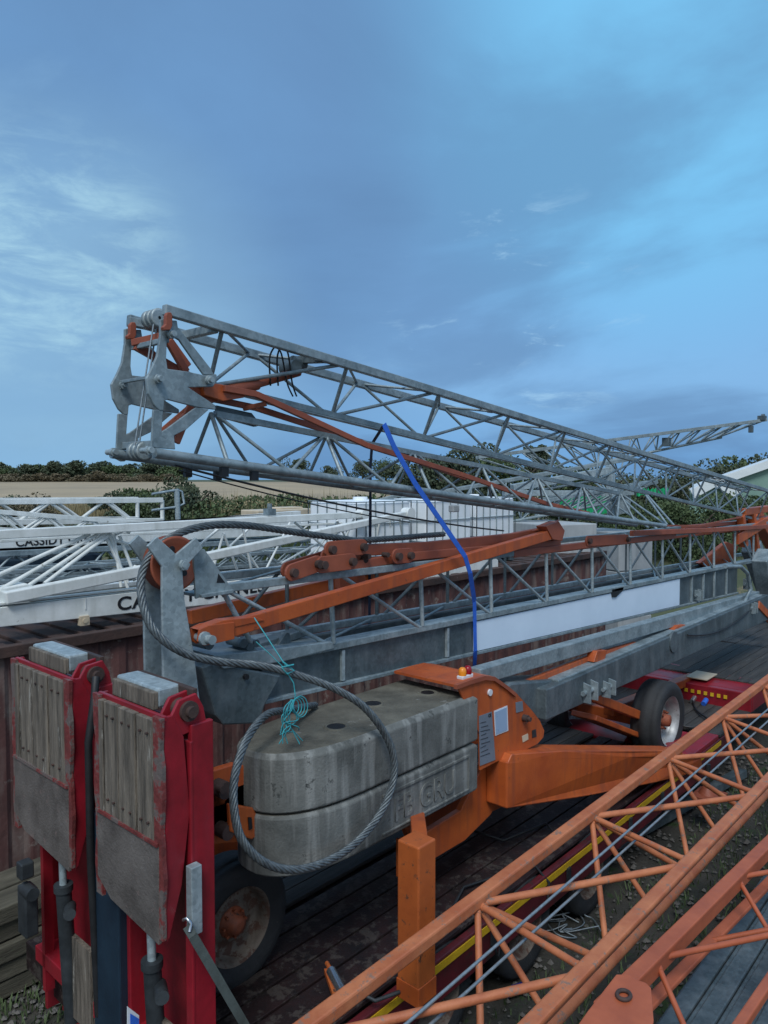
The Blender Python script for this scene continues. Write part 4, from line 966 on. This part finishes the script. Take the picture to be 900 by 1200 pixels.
# stack of pale concrete blocks
def stackblock(px0, px1, d, z0, z1, label):
    a, b = PD(px0, 650, d), PD(px1, 650, d); m = MB(); c = (a+b)/2; w = (b-a).length
    rot = Matrix.Rotation(YAW-PI/2+.45, 3, 'Z'); m.box((c.x, c.y, (z0+z1)/2), (w, 1.6, z1-z0-.015), rot)
    o = m.build('concrete_block', M['stone'], None, .02); setp(o, label, 'concrete block', 'pale concrete blocks piled beside the tanks')
    return o
zs = [0, .9, 1.8, 2.5, 3.12]
nm = ['bottom', 'second', 'third', 'top']
for i in range(4):
    stackblock(606, 676, 15.5, zs[i], zs[i+1], f'large pale concrete block right of the white tanks, {nm[i]} of the left pile')
for i in range(3):
    stackblock(690, 740, 17, [0,1.0,2.0][i], [1.0,2.0,2.85][i], f'grey concrete block in the shaded right pile beside the bushes, {["bottom","middle","top"][i]} one')
# far jibs
def farjib(label, A, B, C, D, w, r, n, mat='galv', dirv=None):
    # A-B top chord, C-D bottom chord (world points)
    root = thing('far_lattice_jib', label, 'crane jib', (A+C)/2-V((0,0,.2)))
    side = V(dirv or (FWD.x, FWD.y, 0)).normalized()*w; m = MB()
    m.beam(A, B, r*2.6, r*2.6); m.beam(A+side, B+side, r*2.6, r*2.6); m.tube(C+side/2, D+side/2, r*1.1, 8); m.build('chord', M[mat], root, .004)
    m = MB()
    for i in range(n):
        t0, t1, tm = i/n, (i+1)/n, (i+.5)/n
        for s in (V((0,0,0)), side):
            m.tube(A.lerp(B,t0)+s, C.lerp(D,tm)+side/2, r*.6, 6); m.tube(C.lerp(D,tm)+side/2, A.lerp(B,t1)+s, r*.6, 6)
        m.tube(A.lerp(B,t0), A.lerp(B,t1)+side, r*.5, 6)
    m.build('lattice', M[mat], root); return root
fj = farjib('slender grey jib rising to its tip against the sky at the right', PD(560,536,21), PD(898,492,22), PD(620,560,21), PD(850,512,22), .5, .035, 13)
m = MB(); c = PD(893,490,22); m.box(c, (.25,.2,.14)); m.cyl(c+V((.1,0,.05)), (0,1,0), .08, .08, 12); m.box(PD(781,518,21.8), (.2,.2,.25)); m.box(PD(880,503,22), (.12,.12,.2)); m.each('tip_sheave', M['galvd'], fj, .01)
farjib('grey lattice jib crossing low behind the tanks, rising toward the right', PD(470,585,17), PD(740,538,18), PD(480,603,17), PD(740,556,18), .6, .03, 13)
farjib('dull grey lattice jib behind the lower jib chords at the centre', PD(560,600,15), PD(770,565,17), PD(570,618,15), PD(720,590,16), .6, .028, 9)
farjib('grey lattice jib standing low left of the tanks', PD(395,600,18), PD(470,580,18), PD(400,612,18), PD(470,600,18), .5, .03, 5)
mb = thing('crane_mast_head', 'grey crane mast head with perforated side beam and slanting stays behind the jib', 'crane mast', PD(680,620,16)-V((0,0,1)))
m = MB(); m.beam(PD(600,572,16), PD(715,551,17), .15, .16); m.beam(PD(590,578,15.5), PD(720,578,16.5), .12, .12); m.beam(PD(715,545,17), PD(717,610,17), .16, .16, up=(1,0,0)); m.each('side_beam', M['galvb'], mb, .01)
m = MB()
for (p, q) in (((722,578),(770,620)),((730,580),(785,618)),((755,576),(792,618)),((718,590),(760,618)),((742,560),(782,615)),((725,575),(700,605)),((690,560),(716,580)),((704,565),(712,578))): m.tube(PD(*p,16.5), PD(*q,15), .022, 7)
m.beam(PD(720,579,16.5), PD(742,577,16.5), .14, .1); m.prism([PD(a,b,16.5) for a,b in ((718,578),(740,577),(738,600),(722,604))], FWD*.12)
m.each('stay', M['galv'], mb)
m = MB(); m.cyl(PD(722,580,16.3), (0,1,0), .12, .1, 14); m.build('mast_pulley', M['galvb'], mb)
# timber stack left of the ramps
rnd = random.Random(21)
g = 'old timber baulks stacked beside the container'
for r in range(5):
    for k in range(2):
        m = MB(); m.box((1.9+rnd.uniform(-.1,.1), 6.0+.3*k+rnd.uniform(-.03,.03), .07+.15*r), (5.2, .27, .135), Matrix.Rotation(rnd.uniform(-.02,.02), 3, 'Z'))
        o = m.build('timber_baulk', M['timber'], None, .01)
        setp(o, 'old timber baulk in the stack between the raised red ramps and the rusty container', 'timber', g)
# ================================================================== GROUND
def sheet(name, x0, x1, y0, y1, z, nx, ny, mat, amp=0, seed=0):
    from mathutils import noise
    m = MB(); vs = []
    for j in range(ny+1):
        for i in range(nx+1):
            x, y = x0+(x1-x0)*i/nx, y0+(y1-y0)*j/ny
            vs.append((x, y, z+(amp*noise.noise(V((x*.8+seed, y*.8, 0)))+amp*.5*noise.noise(V((x*3, y*3, seed))) if amp else 0)))
    m.add(vs, [(j*(nx+1)+i, j*(nx+1)+i+1, (j+1)*(nx+1)+i+1, (j+1)*(nx+1)+i) for j in range(ny) for i in range(nx)], True)
    o = m.build(name, mat); setp(o, kind='structure'); return o
sheet('ground', -600, 900, -400, 1200, -.12, 8, 8, M['track'])
def gz(d): return -.1+3.4*min(max((d-80)/150, 0), 1)
sheet('yard_gravel', -6, 30, -8, 19, -.02, 180, 130, M['ground'], .05)
# stubble field beyond the hedge
def poly_sheet(name, pts, z, mat):
    m = MB(); m.add([(p.x, p.y, z) for p in pts], [tuple(range(len(pts)))]); o = m.build(name, mat); setp(o, kind='structure')
m = MB(); vs = []; ds = [70, 80, 110, 150, 190, 232, 330]
for d in ds:
    for k in range(13): p = PD(-900+2700*k/12, 600, d); vs.append((p.x, p.y, gz(d)+.01))
m.add(vs, [(j*13+i, j*13+i+1, (j+1)*13+i+1, (j+1)*13+i) for j in range(len(ds)-1) for i in range(12)], True)
o = m.build('field', M['field']); setp(o, kind='structure')
m = MB(); vs = []; ds = [228, 260, 420, 900]
for d in ds:
    for k in range(13): p = PD(-900+2700*k/12, 600, d); vs.append((p.x, p.y, [3.25, 3.45, 3.6, 3.7][ds.index(d)]))
m.add(vs, [(j*13+i, j*13+i+1, (j+1)*13+i+1, (j+1)*13+i) for j in range(len(ds)-1) for i in range(12)], True)
o = m.build('far_hill', M['track']); setp(o, kind='structure')
# gravel stones and weeds near the trailer
def scatter_stones():
    rnd = random.Random(4); m = MB()
    for k in range(5200):
        x, y = rnd.uniform(1, 12), rnd.uniform(.4, 3.4) if rnd.random() < .8 else rnd.uniform(5.4, 6.1)
        if rnd.random() < .25: x = rnd.uniform(1, 4)
        s = rnd.uniform(.008, .035); q = [V((x+rnd.uniform(-1,1)*s, y+rnd.uniform(-1,1)*s, -.01+rnd.uniform(.2,1)*s)) for _ in range(3)]
        c = V((x, y, .0)); r = s
        vs = [c+V((math.cos(a)*r*rnd.uniform(.7,1.2), math.sin(a)*r*rnd.uniform(.7,1.2), 0)) for a in (0, 1.3, 2.5, 3.8, 5.0)]+[c+V((0,0,r*rnd.uniform(.5,1)))]
        m.add(vs, [(i, (i+1) % 5, 5) for i in range(5)])
    o = m.build('gravel', M['stones']); setp(o, 'loose grey gravel stones strewn over the dark yard', 'gravel', kind='stuff')
scatter_stones()
def blades(name, n, fn, h, mat, label, cat, lean=.5, w=.008, seed=1):
    rnd = random.Random(seed); m = MB(); vs = []; fs = []
    for k in range(n):
        c = fn(rnd); hh = h*rnd.uniform(.4, 1.2); a = rnd.uniform(0, 6.28); d = V((math.cos(a), math.sin(a), 0)); s = V((-d.y, d.x, 0))*w
        t = c+d*hh*lean*rnd.random()+V((0,0,hh)); md = c.lerp(t, .55)+V((0,0,hh*.12)); i = len(vs)
        vs += [c-s, c+s, md+s*.8, md-s*.8, t]; fs += [(i,i+1,i+2,i+3), (i+3,i+2,i+4)]
    m.add(vs, fs); o = m.build(name, M[mat]); setp(o, label, cat, kind='stuff'); return o
def near_spot(r):
    while True:
        x, y = r.uniform(.5, 11), r.uniform(.8, 6)
        if (y < 3.0 and x > 4.0 and r.random() < .35) or (4.8 < y < 6 and x < 2.6): return V((x, y, -.02))
blades('yard_weeds', 5000, near_spot, .1, 'leafm', 'short green weeds growing through the yard gravel', 'weeds', .8, .006, 2)
# thin wires and twine lying on the ground
m = MB(); rnd = random.Random(9)
for k in range(9):
    c = PZ(rnd.uniform(610,700), rnd.uniform(1030,1120), 0.03); P = []
    for j in range(9): a = rnd.uniform(.5,.8)*j+k; P.append(c+V((math.cos(a)*rnd.uniform(.15,.35), math.sin(a)*rnd.uniform(.1,.3), rnd.uniform(0,.05))))
    m.path(catmull(P, 5), .006, 5)
o = m.build('wire_tangle', M['cable']); setp(o, 'thin pale wires tangled on the gravel beside the trailer wheels', 'wire')
m = MB(); m.beam(PZ(700,1000,.1), PZ(870,905,.1), .12, .1); o = m.build('angle_iron', M['galvd']); setp(o, 'grey steel section lying on the gravel beyond the trailer edge near the foot pad', 'steel section')
# ================================================================== VEGETATION
def leaves(m_v, m_f, c, r, n, size, rnd, flat=.8, stretch=1.0):
    for _ in range(n):
        while True:
            p = V((rnd.uniform(-1,1), rnd.uniform(-1,1), rnd.uniform(-1,1)))
            if .15 < p.length < 1: break
        p = p*(p.length**-.45)
        q = V(c)+V((p.x*r[0], p.y*r[1], p.z*r[2])); s = size*rnd.uniform(.5, 1.3)
        a = V((rnd.gauss(0,1), rnd.gauss(0,1), rnd.gauss(0,1))).normalized(); b = a.orthogonal().normalized(); w = a.cross(b); i = len(m_v)
        m_v += [q-b*s*.5, q+w*s*.35, q+b*s*.6*stretch, q-w*s*.35]; m_f.append((i, i+1, i+2, i+3))
def crown(rnd, R, H, nb, n, size, low=.0):
    v, f = [], []
    for k in range(nb):
        a = rnd.uniform(0, 6.28); d = R*rnd.uniform(0, .68); z = H*(low+rnd.uniform(.12, .78)*(1-low)); rr = R*rnd.uniform(.28, .5)*(1.15-.5*(z/H))
        leaves(v, f, (math.cos(a)*d, math.sin(a)*d, z), (rr, rr, rr*rnd.uniform(.55,.85)), n//nb, size, rnd)
    return v, f
def tree_proto(R, H, nb, n, size, mat, seed, low=.18, label=None, cat='tree', name='broadleaf_tree', group=None):
    rnd = random.Random(seed); v, f = crown(rnd, R, H, nb, n, size, low)
    t = thing(name, label, cat, (0,0,0), group); m = MB(); m.add(v, f); m.build('crown', M[mat], t)
    m = MB(); m.tube((0,0,-.3), (0,0,H*.6), R*.07, 8, R*.03)
    for k in range(6):
        a = k*1.1; m.tube((0,0,H*(.2+.05*k)), (math.cos(a)*R*.55, math.sin(a)*R*.55, H*(.45+.06*k)), R*.03, 6, R*.012)
    m.build('trunk', M['bark'], t); return t
G = 'trees in the far line behind the stubble field'
protos = [tree_proto(6, 9, 16, 2600, .75, 'leafd', 1, .0, 'dark green tree in the far tree line behind the stubble field', group=G),
          tree_proto(6, 8, 15, 2600, .75, 'leafm', 2, .0, 'dark green tree in the far tree line behind the stubble field', group=G),
          tree_proto(5.5, 6.5, 14, 2200, .7, 'leafb', 3, .0, 'dark green tree in the far tree line behind the stubble field', group=G)]
rnd = random.Random(12); first = set()
pxs = [-30+15*k for k in range(17)]
for i, px in enumerate(pxs):
    k = i % 2; p = protos[k]; o = p if k not in first else copy_tree(p); first.add(k)
    d = rnd.uniform(238, 262); o.location = PD(px+rnd.uniform(-4,4), 600, d); o.location.z = 3.2; s = rnd.uniform(.72, 1.0); o.scale = (s*1.25, s*1.25, s); o.rotation_euler.z = rnd.uniform(0, 6)
G2 = 'brownish bushes under the far tree line'
for i in range(12):
    k = 2; p = protos[k]; o = p if k not in first else copy_tree(p); first.add(k)
    o.location = PD(18*i+rnd.uniform(-5,5), 600, rnd.uniform(231,236)); o.location.z = 3.1; s = rnd.uniform(.4, .62); o.scale = (s*1.6, s*1.6, s); o.rotation_euler.z = rnd.uniform(0,6)
    o['label'] = 'brownish bush at the foot of the far tree line'; o['category'] = 'bush'; o['group'] = G2; o.name = 'bush'
# single trees
def put(px, d, R, H, mat, label, seed, n=4200, size=.3, low=.1, name='broadleaf_tree', cat='tree', z=None, nb=22, group=None):
    t = tree_proto(R, H, nb, n, size, mat, seed, low, label, cat, name, group); t.location = PD(px, 600, d); t.location.z = gz(d) if z is None else z; return t
put(632, 90, 2.4, 8.9, 'leafd', 'round crowned dark tree standing alone above the lattice jib', 31, 4200, .3, .45)
put(548, 60, 4.6, 7.6, 'leafd', 'large dark tree right of the white tanks, tallest of the centre mass', 32, 9000, .28, .05)
put(478, 62, 3.0, 6.6, 'leafd', 'dark tree at the left end of the centre mass, above the caged tanks', 33, 5000, .26, .05)
put(510, 64, 3.4, 7.3, 'leafd', 'dark tree in the middle of the centre mass right of the blue strap', 44, 6000, .26, .0)
put(665, 70, 4.0, 6.6, 'leafm', 'mid green tree right of the lone round crowned tree', 45, 5000, .3, .0)
put(600, 58, 4.0, 7.0, 'leafm', 'mid green tree at the right end of the centre mass behind the jib chords', 34, 6000, .26, .0)
put(425, 232, 5, 7.4, 'leafd', 'small dark tree behind the field just left of the navy strap', 35, 3000, .45, .15)
put(347, 238, 5.4, 8.0, 'leafd', 'small dark tree on the horizon left of the centre, seen through the jib', 36, 2600, .5, .2)
put(388, 245, 6, 5.5, 'leafd', 'low dark tree on the horizon between two small trees', 37, 2200, .5, .1)
put(452, 225, 5.5, 8.6, 'leafm', 'mid green tree behind the field just right of the navy strap', 38, 3000, .4, .1)
for i, (px, d, R, H) in enumerate(((668,75,4.5,6.0),(705,80,4.5,5.6),(745,85,4.8,5.2),(785,85,4.5,5.2))):
    put(px, d, R, H, 'leafd', 'dark bushy tree in the row behind the perforated mast head', 40+i, 3600, .34, .0, group='trees behind the mast head')
for i, (px, d, R, H) in enumerate(((838,110,5.5,6.6),(868,112,6,7.4),(900,110,6,8.0),(935,110,6,8.0))):
    put(px, d, R, H, 'leafm' if i % 2 else 'leafd', 'dark tree in the row above the green shed', 50+i, 3200, .5, .0, group='trees above the green shed')
# bushes of the hedge bank
HB = [(148,30,1.6,2.9,'leafd'),(178,27,1.7,2.8,'leafm'),(212,26,1.8,3.3,'leafd'),(165,31,1.8,2.9,'leafm')]
names = ['leftmost leafy bush of the hedge bank beside the handrail','mid green hedge bush just left of the handrail post','darkest hedge bush directly behind the handrail post','low hedge bush half hidden behind the handrail bushes']
for i, (px, d, R, H, mt) in enumerate(HB): put(px, d, R, H, mt, names[i], 60+i, 8000, .12, .0, 'hedge_bush', 'bush', z=1.05)
put(40, 60, 3.4, 3.1, 'leafb', 'dark brown leafless looking bush at the field edge, far left', 71, 4200, .2, .0, 'hedge_bush', 'bush')
put(5, 60, 3.0, 3.0, 'leafd', 'dark bush at the field edge at the left border of the view', 72, 4200, .2, .0, 'hedge_bush', 'bush')
for i, (px, d, R, H) in enumerate(((760,27,2.2,4.1),(800,26,2.3,4.05),(845,27,2.3,4.1),(885,29,2.3,4.0),(725,29,2.0,3.7),(925,28,2.4,3.9))):
    put(px, d, R, H, 'leafm', 'bramble bush in the green bank between the jib and the orange bars', 80+i, 9000, .11, .0, 'bramble_bush', 'bush', group='bramble bushes on the right bank')
for i, (px, d, R, H) in enumerate(((640,30,2.2,2.9),(600,31,2.2,2.9))):
    put(px, d, R, H, 'leafd', 'bush low behind the tangled jibs at the centre', 90+i, 5000, .13, .0, 'bramble_bush', 'bush', group='bushes behind the centre jibs')
def bank(d): return -.1+1.75*max(0, 1-abs(d-28)/9.5)
m = MB(); vs = []; ds = [18+1.5*k for k in range(14)]
for d in ds:
    for k in range(41): px = 40+1200*k/40; p = PD(px, 600, d); vs.append((p.x, p.y, -.1+(bank(d)+.1)*min(1, max(0, (px-60)/90))))
m.add(vs, [(j*41+i, j*41+i+1, (j+1)*41+i+1, (j+1)*41+i) for j in range(len(ds)-1) for i in range(40)], True)
o = m.build('grass_bank', M['track']); setp(o, kind='structure')
def weedspot(lo, hi, d0, d1):
    def fn(r):
        px = r.uniform(lo, hi); d = r.uniform(d0, d1); p = PD(px, 600, d); p.z = bank(d); return p
    return fn
blades('tall_weeds', 30000, weedspot(190, 455, 22, 33), 1.55, 'leafm', 'tall green weeds between the yard and the stubble field', 'weeds', .25, .022, 5)
blades('dry_weeds', 3500, weedspot(225, 520, 24, 33), 1.9, 'straw', 'dry straw coloured stems among the tall weeds', 'weeds', .2, .014, 6)
blades('dry_weeds', 9000, weedspot(-60, 240, 70, 90), 1.5, 'straw', 'dry straw coloured stems along the near edge of the stubble field', 'weeds', .3, .05, 7)
rnd = random.Random(13)
v, f = [], []
for k in range(210):
    px = rnd.uniform(225, 450); p = PD(px, 600, rnd.uniform(24, 32)); leaves(v, f, (p.x, p.y, rnd.uniform(2.2, 3.0)), (.7,.7,.5), 110, .13, rnd)
m = MB(); m.add(v, f); o = m.build('nettle_patch', M['leafm']); setp(o, 'leafy nettles and brambles filling the gap before the field', 'weeds', kind='stuff')
rnd = random.Random(14); v, f = [], []
for k in range(900):
    p = PD(rnd.uniform(250,420), 600, rnd.uniform(23,26)); leaves(v, f, (p.x, p.y, rnd.uniform(2.6,3.3)), (.06,.06,.04), 2, .07, rnd)
m = MB(); m.add(v, f); o = m.build('wild_flowers', M['straw']); setp(o, 'small pale flower heads scattered over the tall weeds', 'flowers', kind='stuff')
# netting fences and shed
for px0, px1, d, zb, zt, lab in ((745,782,27,3.42,3.68,'bright green netting strip seen above the bramble bank'),(655,722,24,2.9,3.5,'bright green netting low behind the tangled far jibs')):
    a, b = PD(px0,600,d), PD(px1,600,d); m = MB(); n = 26
    root = thing('netting_fence', lab, 'fence', (a.x, a.y, 0))
    rnd = random.Random(px0); L0 = (b-a)
    vs = []; fs = []
    for i in range(n+1):
        p = a+L0*(i/n); off = FWD*(.06*math.sin(i*1.9)); vs += [(p.x+off.x, p.y+off.y, zb+rnd.uniform(-.04,.04)), (p.x+off.x, p.y+off.y, zt+rnd.uniform(-.05,.03))]
    for i in range(n): fs.append((2*i, 2*i+2, 2*i+3, 2*i+1))
    m.add(vs, fs); o = m.build('netting', M['greennet'], root); md = o.modifiers.new('thick', 'SOLIDIFY'); md.thickness = .01
    m = MB()
    for t in (0, .33, .66, 1): p = a+L0*t; m.tube((p.x, p.y, -.1), (p.x, p.y, zt+.05), .025, 8)
    m.build('fence_post', M['galvd'], root)
# green shed with pale roof
d = 48; sh = thing('green_shed', 'green clad shed with pale roof at the right edge of the view', 'shed', PD(900, 600, d)-V((0,0,2)))
def gable(px0, pxp, px1, ze, zp, d, depth, root):
    a, p, b = PD(px0,600,d), PD(pxp,600,d), PD(px1,600,d); dep = V((a.x, a.y, 0)).normalized()*depth; nb_ = V((FWD.x,FWD.y,0)).normalized()
    m = MB(); m.prism([V((a.x,a.y,-.1)), V((b.x,b.y,-.1)), V((b.x,b.y,ze)), V((p.x,p.y,zp)), V((a.x,a.y,ze))], dep); m.build('clad_wall', M['greenclad'], root)
    m = MB()
    for q, r_ in ((a, p), (p, b)):
        q1 = V((q.x,q.y, ze if q is not p else zp)); r1_ = V((r_.x,r_.y, zp if r_ is p else ze)); ext = (r1_-q1).normalized()*.2
        m.beam(q1+V((0,0,-.1))-nb_*.3, r1_+V((0,0,-.1))-nb_*.3, .12, .5); m.prism([q1+V((0,0,.03))-nb_*.25, r1_+V((0,0,.03))-nb_*.25, r1_+V((0,0,.12))-nb_*.25, q1+V((0,0,.12))-nb_*.25], dep+nb_*.4)
    m.build('roof', M['greyroof'], root)
gable(812, 1010, 1208, 3.45, 7.3, d, 16, sh)
sh2 = thing('small_shed', 'small pale roofed shed in front of the green shed', 'shed', PD(830, 600, 40)-V((0,0,2)))
gable(808, 835, 862, 3.3, 4.0, 41, 5, sh2)

# ================================================================== SKY, SUN, CAMERA
w = bpy.data.worlds.new('World'); SC.world = w; w.use_nodes = True; nt = w.node_tree; N = nt.nodes; K = nt.links
bg = N['Background']; bg.inputs['Strength'].default_value = 1.0
SUN_EL, SUN_AZ = math.radians(52), math.radians(215)     # direction towards the sun in world XY
sky = N.new('ShaderNodeTexSky'); sky.sky_type = 'NISHITA'; sky.sun_disc = False; sky.sun_elevation = math.radians(12); sky.sun_rotation = PI/2-SUN_AZ
sky.altitude = 50; sky.air_density = 1; sky.dust_density = .4; sky.ozone_density = 3
tc = N.new('ShaderNodeTexCoord')
def mix(a, b, f, bt='MIX'):
    x = N.new('ShaderNodeMix'); x.data_type = 'RGBA'; x.blend_type = bt
    for s, val in (('A', a), ('B', b), ('Factor', f)):
        if hasattr(val, 'is_linked') or hasattr(val, 'links'): K.new(val, x.inputs[s])
        else: x.inputs[s].default_value = val
    return x.outputs['Result']
def math_(op, a, b=0, c=None):
    x = N.new('ShaderNodeMath'); x.operation = op
    for i, val in enumerate((a, b) if c is None else (a, b, c)):
        if hasattr(val, 'links'): K.new(val, x.inputs[i])
        else: x.inputs[i].default_value = val
    return x.outputs[0]
sep = N.new('ShaderNodeSeparateXYZ'); K.new(tc.outputs['Generated'], sep.inputs[0])
zc = math_('MAXIMUM', sep.outputs[2], 0.0); zden = math_('ADD', zc, .22)
cx = math_('DIVIDE', sep.outputs[0], zden); cy = math_('DIVIDE', sep.outputs[1], zden)
cmb = N.new('ShaderNodeCombineXYZ'); K.new(cx, cmb.inputs[0]); K.new(cy, cmb.inputs[1])
def noise_(scale, detail=6, rough=.55, off=(0,0,0), st=(1,1,1), dist=0, src=None):
    mp = N.new('ShaderNodeMapping'); mp.inputs['Location'].default_value = off; mp.inputs['Scale'].default_value = st; mp.inputs['Rotation'].default_value = (0,0,math.radians(-25)); K.new(src or cmb.outputs[0], mp.inputs['Vector'])
    n = N.new('ShaderNodeTexNoise'); n.inputs['Scale'].default_value = scale; n.inputs['Detail'].default_value = detail; n.inputs['Roughness'].default_value = rough; n.inputs['Distortion'].default_value = dist; K.new(mp.outputs[0], n.inputs['Vector']); return n.outputs['Fac']
def ramp_(v, p0, p1):
    r = N.new('ShaderNodeMapRange'); r.interpolation_type = 'SMOOTHSTEP'; r.inputs['From Min'].default_value = p0; r.inputs['From Max'].default_value = p1; K.new(v, r.inputs['Value']); return r.outputs[0]
def dirmask(px, py, inner, outer):
    d = (ray(px, py)).normalized(); vm = N.new('ShaderNodeVectorMath'); vm.operation = 'DOT_PRODUCT'; K.new(tc.outputs['Generated'], vm.inputs[0]); vm.inputs[1].default_value = d
    return ramp_(vm.outputs['Value'], math.cos(math.radians(outer)), math.cos(math.radians(inner)))
SK = 1.0
def C(r, g, b): h = hexl(r, g, b); return (h[0]*SK*.95, h[1]*SK, h[2]*SK*.97, 1)
sk = mix(sky.outputs['Color'], (.085,.085,.085,1), 1.0, 'MULTIPLY')
base = mix(sk, C(112,156,206), .8)
# horizon slightly deeper, zenith greyer
base = mix(base, C(100,146,196), ramp_(sep.outputs[2], .15, .0))
clear = mix(base, C(112,180,222), math_('MULTIPLY', dirmask(800, 30, 3, 24), .75))      # opening with clearer cyan sky
n1 = noise_(1.3, 7, .55, (3.1, 1.7, 0), (1, .75, 1), .3)
n2 = noise_(.6, 4, .5, (7.3, 2.2, 0))
dark = math_('MULTIPLY', ramp_(math_('ADD', math_('MULTIPLY', n1, .6), math_('MULTIPLY', n2, .4)), .43, .6), .8)
dark = math_('MAXIMUM', math_('MULTIPLY', dark, .75), math_('MULTIPLY', dirmask(200, 190, 6, 30), math_('ADD', math_('MULTIPLY', n1, 1.1), .15)))
c = mix(clear, C(86,116,156), dark)
n3 = noise_(2.6, 9, .62, (1.3, 4.4, 0), (1, .5, 1), .6)
wisp = ramp_(n3, .56, .74)
c = mix(c, C(146,184,218), math_('MULTIPLY', wisp, .1))
# bright broken patches low at the left
n4 = noise_(3.5, 8, .5, (.4, .9, 0), (1, 1, 3), .3, src=tc.outputs['Generated'])
lowl = math_('MULTIPLY', dirmask(70, 430, 3, 20), math_('ADD', .7, math_('MULTIPLY', ramp_(n4, .3, .8), .3)))
c = mix(c, C(128,164,196), math_('MULTIPLY', lowl, .85))
n5 = noise_(9.0, 9, .65, (2.4, .9, 0), (1, 1, 3.2), .4, src=tc.outputs['Generated'])
c = mix(c, C(176,210,222), math_('MULTIPLY', math_('MULTIPLY', dirmask(60, 300, 2, 10), ramp_(n5, .4, .75)), .5))
c = mix(c, C(150,184,214), math_('MULTIPLY', math_('MULTIPLY', dirmask(600, 375, 1.5, 11), ramp_(n5, .55, .72)), .7))
# evening sky behind and above the photographer is brighter and more neutral
vm = N.new('ShaderNodeVectorMath'); vm.operation = 'DOT_PRODUCT'; K.new(tc.outputs['Generated'], vm.inputs[0]); vm.inputs[1].default_value = (-FWD.x*.75, -FWD.y*.75, .66)
c = mix(c, (.36, .44, .54, 1), ramp_(vm.outputs['Value'], .25, .9))
K.new(c, bg.inputs['Color'])
ld = bpy.data.lights.new('sun', 'SUN'); ld.energy = 1.6; ld.angle = math.radians(20); ld.color = (.96, .98, 1)
so = bpy.data.objects.new('sun', ld); COL.objects.link(so)
sd = V((math.cos(SUN_EL)*math.cos(SUN_AZ), math.cos(SUN_EL)*math.sin(SUN_AZ), math.sin(SUN_EL))); so.rotation_euler = sd.to_track_quat('Z', 'Y').to_euler()
cd = bpy.data.cameras.new('camera'); cam = bpy.data.objects.new('camera', cd); COL.objects.link(cam); SC.camera = cam
cd.sensor_fit = 'VERTICAL'; cd.sensor_height = 36; cd.lens = F/1200*36; cd.clip_start = .05; cd.clip_end = 3000
cam.location = CAM; cam.rotation_euler = (PI/2-PITCH, 0, YAW-PI/2)
SC.view_settings.view_transform = 'Standard'; SC.view_settings.look = 'None'; SC.view_settings.exposure = .45; SC.view_settings.gamma = 1; SC.view_settings.use_curve_mapping = False
SC.render.engine = 'CYCLES'; SC.cycles.max_bounces = 6
